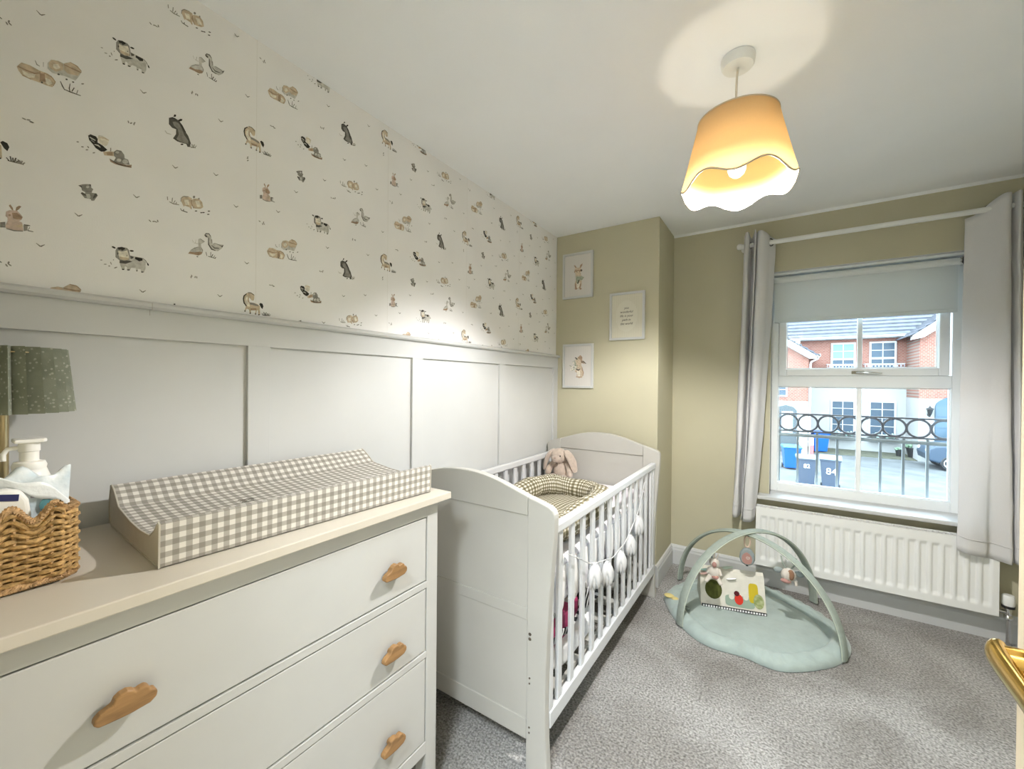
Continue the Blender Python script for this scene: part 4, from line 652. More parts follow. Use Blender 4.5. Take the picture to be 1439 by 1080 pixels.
# ------------------------------------------------------------------ table lamp
tl = thing('table_lamp', 'table lamp with a pleated sage green floral shade and brass stem', 'table lamp', (.125, .123, .9622))
LX, LY = .115, .126
obj('lamp_base', MB().lathe([(.0, .9622), (.038, .9622), (.040, .968), (.036, .975), (.018, .982), (.010, .99), (.0, .99)], (LX, LY, 0), 28), brass_d, tl, smooth=40)
obj('stem', MB().lathe([(.0085, .985), (.0085, 1.30), (.0, 1.30)], (LX, LY, 0), 16), brass_d, tl, smooth=40)
def pleat_mat():
    m = mat('sage_floral_pleats', (.22, .235, .185), .8, var=.12, vscale=30, bump=.15, bscale=500); nt = m.node_tree
    p = nt.nodes['Principled BSDF']; src = p.inputs['Base Color'].links[0].from_socket
    tc = nt.nodes.new('ShaderNodeTexCoord'); v = nt.nodes.new('ShaderNodeTexVoronoi'); v.inputs['Scale'].default_value = 120; nt.links.new(tc.outputs['Object'], v.inputs['Vector'])
    r = nt.nodes.new('ShaderNodeValToRGB'); r.color_ramp.elements[0].position = .20; r.color_ramp.elements[0].color = (1, 1, 1, 1); r.color_ramp.elements[1].position = .28; r.color_ramp.elements[1].color = (0, 0, 0, 1)
    nt.links.new(v.outputs['Distance'], r.inputs[0]); mx = nt.nodes.new('ShaderNodeMix'); mx.data_type = 'RGBA'; mx.inputs[7].default_value = (.40, .40, .34, 1)
    nt.links.new(r.outputs[0], mx.inputs[0]); nt.links.new(src, mx.inputs[6]); nt.links.new(mx.outputs[2], p.inputs['Base Color']); return m
NP = 26
def plf(u, v):
    k = u * NP; f = k - math.floor(k); r = (.079 + .012 * v) + (.0055 if f < .5 else -.0055) * (1 - abs(4 * (f % .5) - 1) * .0); a = 2 * PI * u + .11
    z = 1.379 - .130 * v; return (LX + r * math.cos(a), LY + r * math.sin(a), z)
def plf2(u, v):
    n = NP * 2; k = int(round(u * n)) % n; r = (.078 + .012 * v) + (.010 if k % 2 else -.010); a = 2 * PI * (k + (.32 if k % 2 else 0)) / n + .05
    return (LX + r * math.cos(a), LY + r * math.sin(a), 1.379 - .130 * v)
obj('lamp_shade', MB().grid(plf2, NP * 2, 6, cu=True), pleat_mat(), tl, solid=.0012)
obj('lamp_holder', MB().lathe([(.012, 1.25), (.014, 1.26), (.014, 1.30), (.0, 1.302)], (LX, LY, 0), 14), brass_d, tl, smooth=40)
rg = MB().tube([(LX + .074 * math.cos(2 * PI * k / 30), LY + .074 * math.sin(2 * PI * k / 30), 1.368) for k in range(30)], .0015, 5, closed=True)
for k in range(3): rg.tube([(LX, LY, 1.300), (LX + .074 * math.cos(2 * PI * k / 3), LY + .074 * math.sin(2 * PI * k / 3), 1.368)], .0015, 5)
obj('shade_carrier', rg, brass_d, tl)
# ------------------------------------------------------------------ crib
cr = thing('crib', 'white slatted wooden crib with arched solid ends, its head against the green wall', 'crib', (.41, 1.9, 0))
CXc = .410
R_EDGE = [(.0, .989), (.04, .9885), (.10, .982), (.16, .969), (.222, .950), (.28, .932), (.335, .9175), (.366, .908), (.380, .899), (.3865, .886), (.388, .873), (.385, .80), (.378, .707), (.369, .588), (.362, .468), (.358, .349), (.357, .23), (.361, .12), (.368, .0)]
def edge_z(d):
    d = abs(d)
    for (a, za), (b, zb) in zip(R_EDGE[:9], R_EDGE[1:10]):
        if a <= d <= b: return za + (zb - za) * (d - a) / (b - a)
    return .886
def crib_end(name, y0, y1, vis):
    ym = (y0 + y1) / 2
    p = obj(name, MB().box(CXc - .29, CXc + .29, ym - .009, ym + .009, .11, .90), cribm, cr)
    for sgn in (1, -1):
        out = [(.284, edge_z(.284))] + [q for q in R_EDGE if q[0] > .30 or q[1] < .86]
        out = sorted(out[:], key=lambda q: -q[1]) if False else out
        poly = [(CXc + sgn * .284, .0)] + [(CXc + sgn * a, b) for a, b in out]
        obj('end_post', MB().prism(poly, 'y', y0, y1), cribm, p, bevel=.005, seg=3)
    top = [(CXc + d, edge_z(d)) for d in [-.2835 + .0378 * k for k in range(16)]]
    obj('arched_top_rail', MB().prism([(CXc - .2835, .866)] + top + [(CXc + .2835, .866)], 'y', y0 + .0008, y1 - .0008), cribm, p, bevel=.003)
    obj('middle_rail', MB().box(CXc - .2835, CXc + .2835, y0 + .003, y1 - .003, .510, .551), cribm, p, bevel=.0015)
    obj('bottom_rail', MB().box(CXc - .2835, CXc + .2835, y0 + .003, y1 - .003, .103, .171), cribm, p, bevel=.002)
    if vis:
        for x in (CXc + .298,):
            for z in (.468, .452, .319, .301, .152, .134):
                rad = .0055 if z > .4 else .0032
                obj('bolt_head', MB().lathe([(.0, -.0015), (rad, -.001), (rad, .003)], (x, y0 - .0005, z), 10, ax='y'), mat('dull_bolt_steel', (.20, .17, .14), .4, metal=.8), p)
    return p
crib_end('footboard', 1.190, 1.222, True)
crib_end('headboard', 2.580, 2.612, False)
for nm, x0, x1 in (('side_rail', .748, .772), ('side_rail', .036, .060)):
    s_ = obj(nm, MB().box(x0 - .002, x1 + .002, 1.2225, 2.5795, .797, .833), rail_lit, cr, bevel=.007, seg=3)
    obj('bottom_bar', MB().box(x0, x1, 1.2225, 2.5795, .152, .208), rail_lit, s_, bevel=.004)
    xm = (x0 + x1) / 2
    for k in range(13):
        y = 1.302 + .1015 * k; obj('slat', MB().box(xm - .007, xm + .007, y - .0155, y + .0155, .207, .798), rail_lit, s_, bevel=.003)
    for y0, y1 in ((1.2225, 1.2485), (2.5535, 2.5795)): obj('end_stile', MB().box(xm - .008, xm + .008, y0, y1, .207, .798), rail_lit, s_, bevel=.003)
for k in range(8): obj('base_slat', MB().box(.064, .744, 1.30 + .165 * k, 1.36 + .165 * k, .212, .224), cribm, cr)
for xx in (.066, .728): obj('base_rail', MB().box(xx, xx + .016, 1.2235, 2.5785, .190, .2115), cribm, cr)
for k in range(9): obj('base_slat', MB().box(.064, .744, 1.27 + .150 * k, 1.33 + .150 * k, .482, .496), cribm, cr)

sheet = mat('white_cotton_sheet', (.86, .86, .87), .85, bump=.2, bscale=40)
def lilac():
    m = mat('lilac_striped_sheet', (.70, .66, .72), .85, col2=(.88, .87, .89), vscale=1, stretch=(3, 5, 75), detail=2); return m
ma = thing('crib_mattress', 'mattress in a lilac striped white sheet inside the crib', 'mattress', (.41, 1.9, .497))
obj('mattress_block', MB().box(.072, .738, 1.235, 2.570, .497, .660), lilac(), ma, bevel=.02, seg=4)
def ruf(u, v):
    k = u * 9; lob = abs(math.sin(PI * k)) ** .55; bot = .600 - .135 * lob
    z = .640 - (.640 - bot) * v; puff = .006 * math.sin(PI * v) * lob + .0025 * math.sin(PI * k * 6) * v
    return (.7395 + .001 + puff, 1.27 + u * 1.20, z)
obj('scalloped_valance', MB().grid(ruf, 180, 16), sheet, ma, smooth=180, solid=.002)

gn = gingham('olive_gingham', .0200, (.68, .65, .57), (.27, .24, .16), (.13, .115, .065))
ne = thing('baby_nest', 'olive and cream gingham baby nest with a padded rim lying in the crib', 'baby nest', (.45, 1.75, .66))
def nest_path(t):
    a = 2 * PI * t - PI / 2; c, s = math.cos(a), math.sin(a)
    x = .450 + .215 * math.copysign(abs(c) ** .72, c); y = 1.755 + .395 * math.copysign(abs(s) ** .72, s)
    return Vector((x, y, .722 + .010 * math.sin(3 * a + .6)))
NPT = 160
npts = [nest_path(k / NPT) for k in range(NPT)]
def rim_r(u): return .058 + .004 * math.sin(2 * PI * u * 9) + .004 * noise.noise(Vector((u * 20, 1, 2)))
def rimf(u, v):
    k = int(round(u * NPT)) % NPT; p = npts[k]; d = (npts[(k + 1) % NPT] - npts[k - 1]); d.z = 0; d.normalize(); nn = Vector((d.y, -d.x, 0)); a = 2 * PI * v
    R = rim_r(u); crease = 1 - .10 * max(0, math.sin(2 * PI * u * 26)) ** 6
    return p + nn * (R * math.cos(a) * crease) + Vector((0, 0, R * math.sin(a) * crease))
obj('padded_rim', MB().grid(rimf, NPT, 24, cu=True, cv=True, uvf=lambda u, v: (u * 1.96, v * .37)), gn, ne, smooth=180)
def basef(u, v):
    k = u * NPT; p = nest_path(u); c = Vector((.45, 1.755, .69)); q = c.lerp(p, v * .90); q.z = .684 + .020 * (1 - v * v) + .003 * noise.noise(Vector((q.x * 14, q.y * 14, 0))); return q
obj('nest_base', MB().grid(basef, 80, 14, cu=True, uvf=lambda u, v: (basef(u, v).x, basef(u, v).y)), gn, ne, smooth=180)

plush = mat('beige_plush', (.50, .41, .345), .95, var=.08, vscale=60, bump=.5, bscale=180, sheen=.4)
pb_ = thing('plush_rabbit', 'beige plush rabbit with long drooping ears sitting at the head of the crib', 'soft toy', (.195, 2.45, .66))
BXx, BY_ = .192, 2.455
obj('body', MB().ell((BXx, BY_ + .02, .735), (.062, .055, .075), (RAD(-12), 0, 0), 20, 14), plush, pb_, smooth=180)
hd = obj('head', MB().ell((BXx - .012, BY_ - .005, .832), (.058, .052, .050), nu=20, nv=14).ell((BXx - .010, BY_ - .045, .818), (.034, .024, .026), nu=16, nv=10), plush, pb_, smooth=180)
obj('eye', MB().ell((BXx - .040, BY_ - .046, .838), (.0045, .003, .0055)), black, hd, smooth=180)
obj('eye', MB().ell((BXx + .018, BY_ - .048, .838), (.0045, .003, .0055)), black, hd, smooth=180)
obj('nose', MB().ell((BXx - .010, BY_ - .069, .826), (.006, .003, .004)), mat('pink_brown_felt', (.33, .20, .17), .9), hd, smooth=180)
def ear(pts, r): return MB().tube(spline(pts, 16), [r * (.45 + .75 * math.sin(PI * min(1, .12 + k / 16 * .80))) for k in range(17)], 12, flat=(1.0, .45))
obj('ear', ear([(BXx - .045, BY_, .868), (BXx - .075, BY_ - .012, .845), (BXx - .100, BY_ - .02, .79), (BXx - .112, BY_ - .02, .735)], .030), plush, hd, smooth=60)
obj('ear', ear([(BXx + .035, BY_, .866), (BXx + .068, BY_ - .010, .835), (BXx + .098, BY_ - .015, .785), (BXx + .110, BY_ - .015, .738)], .030), plush, hd, smooth=60)
for sx, dx in ((-1, -.004), (1, .004)):
    obj('arm', MB().tube(spline([(BXx + sx * .045, BY_, .785), (BXx + sx * .072, BY_ - .02, .75), (BXx + sx * .082, BY_ - .035, .705)], 10), [.018, .019, .020, .020, .020, .020, .021, .021, .020, .017, .010], 12), plush, pb_, smooth=60)
    obj('leg', MB().tube(spline([(BXx + sx * .030, BY_ - .01, .690), (BXx + sx * .045, BY_ - .07, .692), (BXx + sx * .050, BY_ - .115, .700)], 10), [.022, .024, .025, .026, .026, .026, .026, .026, .026, .024, .014], 12), plush, pb_, smooth=60)

# tulip garland along the outer side of the crib
ga = thing('flower_garland', 'string garland of white fabric tulips draped along the crib rails', 'garland', (.784, 1.8, .50))
FL = [(1.560, .545), (1.702, .500), (1.882, .485), (2.032, .512), (2.166, .572)]
strp = [(.778, 1.345, .700), (.781, 1.44, .650), (.784, 1.53, .602), (.784, 1.63, .572), (.784, 1.70, .556), (.784, 1.79, .534), (.784, 1.882, .540), (.784, 1.96, .545), (.784, 2.032, .570), (.784, 2.10, .600), (.784, 2.166, .632), (.782, 2.24, .690), (.778, 2.30, .745)]
tulip_m = mat('white_felt', (.56, .56, .565), .9, bump=.3, bscale=120)
obj('string', MB().tube(spline(strp, 90), .0022, 6), tulip_m, ga, smooth=60)
def tulip_mb(y, z):
    m = MB()
    for lay, (sc, ph) in enumerate(((1.0, .2), (.80, .2 + PI / 5))):
        def fn(u, v, sc=sc, ph=ph):
            a = 2 * PI * u; pk = abs(math.sin(2.5 * (a - ph)))
            r = (.007 + .027 * math.sin(PI * min(1, .06 + .70 * v)) ** .8) * sc * (1 + .55 * v * (pk - .55))
            zz = z + .044 - v * (.052 + .036 * pk ** 1.3) * (1.0 if sc == 1 else 1.06)
            return (.790 + .72 * r * math.cos(a), y + r * math.sin(a) * 1.12, zz)
        m.grid(fn, 40, 10, cu=True)
    m.ell((.787, y, z + .042), (.009, .012, .009), nu=10, nv=6)
    return m
for (y, z) in FL: obj('tulip', tulip_mb(y, z), tulip_m, ga, smooth=50, solid=.0012)
obj('tie_end', MB().tube(spline([(.779, 1.345, .700), (.776, 1.32, .712), (.776, 1.30, .70), (.779, 1.30, .66)], 12), .0020, 6).tube(spline([(.778, 2.30, .745), (.777, 2.33, .765), (.777, 2.335, .73), (.78, 2.34, .66)], 12), .0020, 6), tulip_m, ga, smooth=60)

# things stored on the crib's lower base
def soft_bag(name, lo, hi, e1, seed, amp):
    c = (Vector(lo) + Vector(hi)) / 2; h = (Vector(hi) - Vector(lo)) / 2; m = MB()
    def sq(a): return math.copysign(abs(a) ** e1, a)
    def fn(u, v):
        a = 2 * PI * u; b = PI * (v - .5) * .999; n = 1 + amp * noise.noise(Vector((math.cos(a) * 1.6 + seed, math.sin(a) * 1.6, b * 1.5)))
        return (c.x + h.x * sq(math.cos(b)) * sq(math.cos(a)) * n, c.y + h.y * sq(math.cos(b)) * sq(math.sin(a)) * n, max(lo[2], c.z + h.z * sq(math.sin(b)) * n))
    return m.grid(fn, 36, 20, cu=True)
pw = thing('pillow', 'white pillow stored on the base of the crib under the mattress', 'pillow', (.60, 1.52, .2245))
obj('pillow_case', soft_bag('p', (.46, 1.30, .2245), (.735, 1.80, .335), .55, 3.3, .10), sheet, pw, smooth=70)
pink = mat('crimson_pink_cloth', (.36, .035, .12), .7, col2=(.30, .03, .10), vscale=9, bump=.2)
def patt():
    m = bpy.data.materials.new('black_white_pattern_cloth'); m.use_nodes = True; nt = m.node_tree; p = nt.nodes['Principled BSDF']; p.inputs['Roughness'].default_value = .8
    tc = nt.nodes.new('ShaderNodeTexCoord'); wv_ = nt.nodes.new('ShaderNodeTexWave'); wv_.wave_type = 'RINGS'; wv_.inputs['Scale'].default_value = 14; wv_.inputs['Distortion'].default_value = 3
    nt.links.new(tc.outputs['Object'], wv_.inputs['Vector']); r = nt.nodes.new('ShaderNodeValToRGB'); r.color_ramp.interpolation = 'CONSTANT'; r.color_ramp.elements[0].color = (.012, .012, .014, 1); r.color_ramp.elements[1].color = (.70, .70, .72, 1); r.color_ramp.elements[1].position = .6
    nt.links.new(wv_.outputs['Fac'], r.inputs[0]); nt.links.new(r.outputs[0], p.inputs['Base Color']); return m
pattm = patt()
b1 = thing('fabric_bag', 'crimson fabric bag with black and white straps under the mattress', 'bag', (.62, 1.45, .335))
obj('bag_body', soft_bag('b', (.50, 1.265, .336), (.733, 1.575, .470), .5, 1.3, .12), pink, b1, smooth=70)
obj('bag_strap', MB().tube(spline([(.735, 1.28, .385), (.741, 1.36, .395), (.742, 1.44, .380), (.741, 1.52, .405), (.736, 1.57, .43)], 30), .013, 8, flat=(1, .22), up=(1, 0, 0)), pattm, b1, smooth=60)
b2 = thing('folded_playmat', 'black and white patterned folded cloth beside the crimson bag under the mattress', 'cloth', (.62, 1.70, .336))
b2.name = 'patterned_cloth'; ORIG['patterned_cloth'] = ORIG.get('folded_playmat', Vector((.62, 1.70, .336)))
obj('cloth_bundle', soft_bag('c', (.50, 1.585, .337), (.733, 1.80, .465), .55, 5.1, .14), pattm, b2, smooth=70)

# ------------------------------------------------------------------ play gym on the floor
mint = mat('mint_quilted_velour', (.35, .42, .40), .95, var=.07, vscale=14, bump=.35, bscale=90, sheen=.3)
mint_band = mat('sage_mint_canvas', (.30, .345, .305), .85, var=.05, vscale=40, bump=.15, bscale=400)
pg = thing('play_gym', 'mint green padded leaf shaped baby play mat with two crossed arches', 'play gym', (1.27, 2.68, 0))
OUT = [(.826, 2.600), (.870, 2.500), (.930, 2.405), (1.000, 2.326), (1.080, 2.266), (1.166, 2.250), (1.240, 2.260), (1.293, 2.258), (1.346, 2.244), (1.415, 2.243), (1.487, 2.283), (1.567, 2.352), (1.645, 2.442), (1.700, 2.550), (1.716, 2.640), (1.697, 2.742), (1.647, 2.845), (1.581, 2.920), (1.507, 2.985), (1.429, 3.035), (1.340, 3.062), (1.230, 3.055), (1.110, 3.020), (.985, 2.955), (.890, 2.830), (.840, 2.715)]
cen = Vector((1.27, 2.66, 0))
NO = 208
oc = spline([(a, b, 0) for a, b in OUT + OUT[:1]], NO)
def matf(u, v):
    k = int(round(u * NO)) % NO; o = oc[k]; q = cen.lerp(o, 0)
    if v < .62: f = v / .62 * .79; z = .026 + .008 * math.sin(PI * v / .62) + .0025 * noise.noise(Vector((f * math.cos(6.28 * u) * 6, f * math.sin(6.28 * u) * 6, 1)))
    elif v < .68: f = .79 + (v - .62) / .06 * .02; z = .014
    else:
        w_ = (v - .68) / .32; f = .81 + .19 * math.sin(w_ * PI / 2) if w_ < .7 else .81 + .19 * math.sin(w_ * PI / 2)
        wr = 1 + .10 * math.sin(u * 2 * PI * 31 + 3 * math.sin(u * 19)) * math.sin(PI * w_)
        z = .004 + (.046 * (1 - w_ ** 2.6) * wr + (.0 if w_ > .12 else -.020 * (1 - w_ / .12)))
    q = cen.lerp(o, f); q.z = max(z, .003); return q
obj('padded_mat', MB().grid(matf, NO, 40, cu=True).poly([(p.x, p.y, .002) for p in oc[:-1]]), mint, pg, smooth=180)
dots = MB()
for k in range(0, NO, 26):
    for f in (.36, .62): q = cen.lerp(oc[k], f); dots.ell((q.x, q.y, .0285), (.004, .004, .0015), nu=6, nv=4)
obj('stitched_dots', dots, mat('mint_thread', (.24, .30, .28), .9), pg)
ye = mat('yellow_applique', (.62, .52, .22), .9)
obj('yellow_applique', MB().ell((.862, 2.575, .046), (.030, .026, .007), nu=14, nv=6).ell((.900, 2.550, .049), (.020, .022, .006), nu=12, nv=6), ye, pg, smooth=180)
obj('side_loop', MB().ell((.975, 2.49, .044), (.016, .008, .012), nu=12, nv=8), mat('grey_loop', (.22, .26, .24), .8), pg, smooth=180)
def arch_pt(A, B, t, h=.475):
    a = Vector((*A, 0)); b = Vector((*B, 0)); c = (a + b) / 2; q = c + (a - b) / 2 * math.cos(t); q.z = .012 + (h - .012) * math.sin(t); return q
A1, A2, B1, B2 = (.963, 2.358), (1.587, 3.057), (.860, 2.912), (1.676, 2.492)
for nm, (p, q, h) in {'a': (A1, A2, .478), 'b': (B1, B2, .462)}.items():
    pts = [arch_pt(p, q, PI * k / 48, h) for k in range(49)]
    axis = Vector((p[0] - q[0], p[1] - q[1], 0)).normalized(); side = Vector((-axis.y, axis.x, 0))
    m = MB()
    def af(u, v):
        k = min(int(round(u * 48)), 48); o = pts[k]; d = (pts[min(k + 1, 48)] - pts[max(k - 1, 0)]).normalized(); n_ = d.cross(side).normalized()
        a = 2 * PI * v; return o + side * (.024 * math.copysign(abs(math.cos(a)) ** .6, math.cos(a))) + n_ * (.0095 * math.copysign(abs(math.sin(a)) ** .8, math.sin(a)))
    m.grid(af, 48, 16, cv=True)
    o_ = obj('arch', m, mint_band, pg, smooth=60)
    sm_ = MB()
    for sg in (-1, 1): sm_.tube([x + side * (.0245 * sg) for x in pts], .0022, 5)
    obj('arch_piping', sm_, mat('pale_mint_piping', (.48, .53, .45), .8), o_, smooth=60)
    sleeve = [arch_pt(p, q, PI * .5 + a, h) for a in (-.16, -.08, 0, .08, .16)]

# tummy roll with appliques
creamf = mat('cream_jersey', (.62, .60, .53), .9, var=.04, vscale=30, bump=.15)
tr = thing('activity_cushion', 'cream wedge shaped activity cushion with felt shapes lying on the play mat', 'cushion', (1.035, 2.592, .030), math.atan2(.082, .318))
CL = .335
cp = [(.0, .0), (.004, -.004), (.016, .010), (.070, .150), (.085, .178), (.105, .190), (.130, .180), (.150, .150), (.205, .012), (.215, .0), (.20, -.006), (.01, -.006)]
cpd = [(a, b + .008) for a, b in cp]
obj('cushion_body', MB().prism([(a, b) for a, b in cpd], 'x', 0, CL), creamf, tr, local=True, bevel=.006, seg=3)
FN = Vector((0, -.149, .0575)).normalized()
def fp(x, s, lift=.0): # point on the sloping front face: s = 0 bottom .. 1 top
    return Vector((x, .016 + .054 * s, .018 + .140 * s)) + Vector((0, -.933, .36)) * lift
def patch(cx, cs, rx, rs, n=24, lift=.0022, pw=1.0):
    pts = [fp(cx + rx * math.copysign(abs(math.cos(a)) ** pw, math.cos(a)), cs + rs * math.copysign(abs(math.sin(a)) ** pw, math.sin(a)), lift) for a in [2 * PI * k / n for k in range(n)]]
    back = [p - Vector((0, -.933, .36)) * .0025 for p in pts]; m = MB(); m.poly(pts); n0 = len(pts)
    m._add(pts + back, [[i, (i + 1) % n0, n0 + (i + 1) % n0, n0 + i] for i in range(n0)]); return m
obj('olive_felt_circle', patch(.070, .50, .045, .34), mat('olive_felt', (.075, .085, .018), .95, var=.2, vscale=40), tr, local=True)
obj('dotted_trim', MB().box(.004, CL - .002, -.004, .002, .002, .017), mat('black_trim', (.015, .015, .018), .8), tr, local=True)
dt = MB()
for k in range(24): dt.box(.010 + k * .0135, .0185 + k * .0135, -.0052, -.0035, .005, .0145)
obj('white_trim_dots', dt, sheet, tr, local=True)
obj('mint_panel', patch(.205, .20, .075, .20, pw=.4, lift=.0012), mat('mint_felt', (.28, .36, .29), .95), tr, local=True)
lbug = obj('ladybird', patch(.200, .27, .022, .18, lift=.0045), mat('red_felt', (.55, .035, .02), .9), tr, local=True)
obj('ladybird_head', patch(.190, .47, .014, .09, lift=.006), mat('maroon_felt', (.08, .008, .012), .9), lbug, local=True)
obj('ladybird_wing', patch(.163, .34, .014, .10, lift=.0045), creamf, lbug, local=True)
obj('ladybird_wing', patch(.236, .37, .013, .09, lift=.0045), creamf, lbug, local=True)
obj('yellow_pocket', patch(.276, .56, .024, .34, pw=.45, lift=.003), mat('mustard_felt', (.50, .39, .02), .85), tr, local=True)
obj('green_fruit', patch(.300, .30, .026, .25, lift=.005), mat('leaf_green_print', (.22, .27, .09), .8, col2=(.40, .42, .24), vscale=50), tr, local=True)
def leafp(cx, cy, cz, l, w_, rot):
    def fn(u, v):
        a = (u - .5) * 2; y = w_ * math.sin(PI * min(max(v, .02), .98)) ** .8 * a; x = l * (v - .5)
        return (cx + x * math.cos(rot) - y * math.sin(rot), cy + x * math.sin(rot) * .6 + y * math.cos(rot) * .6, cz + .10 * y - .004 * a * a + .25 * x)
    return MB().grid(fn, 6, 10)
obj('white_petal', leafp(.165, .062, .158, .062, .024, -.7), sheet, tr, local=True, smooth=180, solid=.003)
obj('mint_leaf', leafp(.150, .105, .204, .065, .026, -.3), mat('pale_mint_felt', (.48, .56, .49), .9), tr, local=True, smooth=180, solid=.003)
obj('pink_leaf', leafp(.075, .06, .172, .055, .018, .4), mat('dusty_pink_felt', (.45, .25, .21), .9), tr, local=True, smooth=180, solid=.003)
obj('teal_leaf', leafp(.035, .070, .190, .070, .020, -.2), mat('teal_felt', (.20, .31, .28), .9), tr, local=True, smooth=180, solid=.003)
obj('printed_dots', leafp(.020, .060, .168, .045, .016, .2), mat('rose_print', (.50, .33, .29), .9), tr, local=True, smooth=180, solid=.003)

# toys hanging from the arches
ivory = mat('ivory_velour', (.60, .55, .49), .95, bump=.3, bscale=160)
rose = mat('dusty_rose_velour', (.40, .22, .19), .95, bump=.3, bscale=160)
greyf = mat('grey_blue_velour', (.26, .30, .30), .95, bump=.3, bscale=160)
brownf = mat('brown_velour', (.27, .15, .09), .95, bump=.3, bscale=160)
q = arch_pt(A1, A2, RAD(58), .478)
t = thing('hanging_toy', 'ivory rabbit toy with pointed ears hanging at the left of the play gym', 'toy', (q.x, q.y, q.z - .21), group=None)
bx, by, bz = q.x, q.y, q.z
obj('strap', MB().tube([(bx, by, bz - .008), (bx, by, bz - .05)], .004, 8), ivory, t)
obj('head', MB().ell((bx, by, bz - .082), (.026, .023, .028), nu=14, nv=10), ivory, t, smooth=180)
obj('muzzle', MB().ell((bx + .003, by - .020, bz - .086), (.012, .009, .016), nu=12, nv=8), rose, t, smooth=180)
for sx in (-1, 1): obj('ear', MB().tube([(bx + sx * .010, by, bz - .062), (bx + sx * .017, by - .004, bz - .042), (bx + sx * .020, by - .006, bz - .024)], [.008, .009, .003], 8, flat=(1, .5)), ivory if sx > 0 else greyf, t, smooth=60)
obj('body', MB().ell((bx, by, bz - .135), (.032, .026, .036), nu=14, nv=10), ivory, t, smooth=180)
obj('bib', MB().ell((bx + .008, by - .014, bz - .155), (.020, .016, .012), nu=12, nv=8), rose, t, smooth=180)
for sx in (-1, 1):
    obj('leg', MB().tube([(bx + sx * .016, by - .01, bz - .155), (bx + sx * .038, by - .026, bz - .185)], [.012, .010], 8), ivory, t, smooth=60)
    obj('arm', MB().tube([(bx + sx * .022, by, bz - .115), (bx + sx * .036, by - .012, bz - .142)], [.010, .008], 8), ivory, t, smooth=60)
q = arch_pt(A1, A2, RAD(87), .478); bx, by, bz = q.x, q.y, q.z
t = thing('hanging_toy', 'grey house shaped rattle hanging from a beige ring in the play gym', 'toy', (bx, by, bz - .22))
obj('loop', MB().tube([(bx - .006, by, bz - .008), (bx, by, bz - .030), (bx + .006, by, bz - .008)], .0015, 6), ivory, t)
obj('ring', MB().tube([(bx + .014 * math.cos(a), by + .004 * math.cos(a), bz - .058 + .030 * math.sin(a)) for a in [2 * PI * k / 24 for k in range(24)]], .0048, 8, closed=True), mat('beige_wood_ring', (.60, .46, .36), .5), t, smooth=60)
HP = [(.0, -.088), (.020, -.100), (.035, -.122), (.039, -.150), (.032, -.176), (.012, -.188), (-.012, -.188), (-.032, -.176), (-.039, -.150), (-.035, -.122), (-.020, -.100)]
obj('body', MB().prism([(bx + a, bz + b) for a, b in HP], 'y', by - .016, by + .016), greyf, t, bevel=.010, seg=3)
obj('door_patch', MB().prism([(bx + a * .66, bz - .148 + (b + .142) * .66) for a, b in HP], 'y', by - .0185, by - .0155), rose, t)
obj('stitched_swirl', MB().tube([(bx + .004 + (.002 + .0018 * k / 4) * math.cos(k * .7), by - .0192, bz - .142 + (.002 + .0018 * k / 4) * math.sin(k * .7)) for k in range(20)], .0009, 5), ivory, t)
obj('tab', MB().box(bx - .006, bx + .006, by - .003, by + .003, bz - .196, bz - .186), black, t)
q = arch_pt(B1, B2, RAD(117), .462); bx, by, bz = q.x, q.y, q.z
t = thing('hanging_toy', 'white and brown cow toy with grey ears hanging at the right of the play gym', 'toy', (bx, by, bz - .16))
for sx in (-1, 1): obj('strap', MB().tube([(bx + sx * .034, by, bz - .004), (bx + sx * .028, by - .006, bz - .035), (bx + sx * .012, by - .006, bz - .062)], .0042, 8), mint_band, t, smooth=60)
obj('head', MB().ell((bx, by - .006, bz - .095), (.034, .028, .034), nu=16, nv=10), ivory, t, smooth=180)
obj('face_patch', MB().ell((bx + .010, by - .024, bz - .088), (.016, .012, .028), nu=14, nv=8), brownf, t, smooth=180)
obj('blaze', MB().ell((bx - .002, by - .034, bz - .090), (.006, .005, .022), nu=10, nv=8), ivory, t, smooth=180)
obj('muzzle', MB().ell((bx - .012, by - .020, bz - .124), (.024, .016, .012), nu=14, nv=8), rose, t, smooth=180)
for sx in (-1, 1): obj('ear', MB().ell((bx + sx * .046, by - .002, bz - .082), (.022, .008, .015), (0, sx * .25, 0), nu=12, nv=8), greyf, t, smooth=180)
for sx in (-1, 1): obj('foot', MB().tube([(bx + .018 + sx * .012, by, bz - .120), (bx + .020 + sx * .014, by, bz - .146)], [.009, .008], 8), ivory, t, smooth=60)

# ------------------------------------------------------------------ bedroom door, open against the right
dr = bpy.data.objects.new('door_1', None); COL.objects.link(dr); dr.location = (1.66, -.02, 0); ORIG['door_1'] = Vector((1.66, -.02, 0)); dr['kind'] = 'structure'; dr['label'] = 'cream bedroom door standing open at the right'
door_m = mat('cream_door_paint', (.66, .56, .41), .45, var=.03, vscale=5)
DX, DY1 = 1.646, .742
obj('door_leaf', MB().box(DX, DX + .040, -.022, DY1, .012, 2.025), door_m, dr, bevel=.003)
for (y0, y1, z0, z1) in ((.08, .33, .25, .90), (.40, .64, .25, .90), (.08, .33, 1.15, 1.88), (.40, .64, 1.15, 1.88)):
    m = MB(); a = .022
    m.box(DX - .005, DX, y0, y1, z0, z0 + a).box(DX - .005, DX, y0, y1, z1 - a, z1).box(DX - .005, DX, y0, y0 + a, z0 + a, z1 - a).box(DX - .005, DX, y1 - a, y1, z0 + a, z1 - a)
    obj('door_moulding', m, door_m, dr, bevel=.003)
obj('back_plate', MB().box(DX - .006, DX - .0001, .650, .692, .935, 1.075), brass, dr, bevel=.003)
hz = 1.018
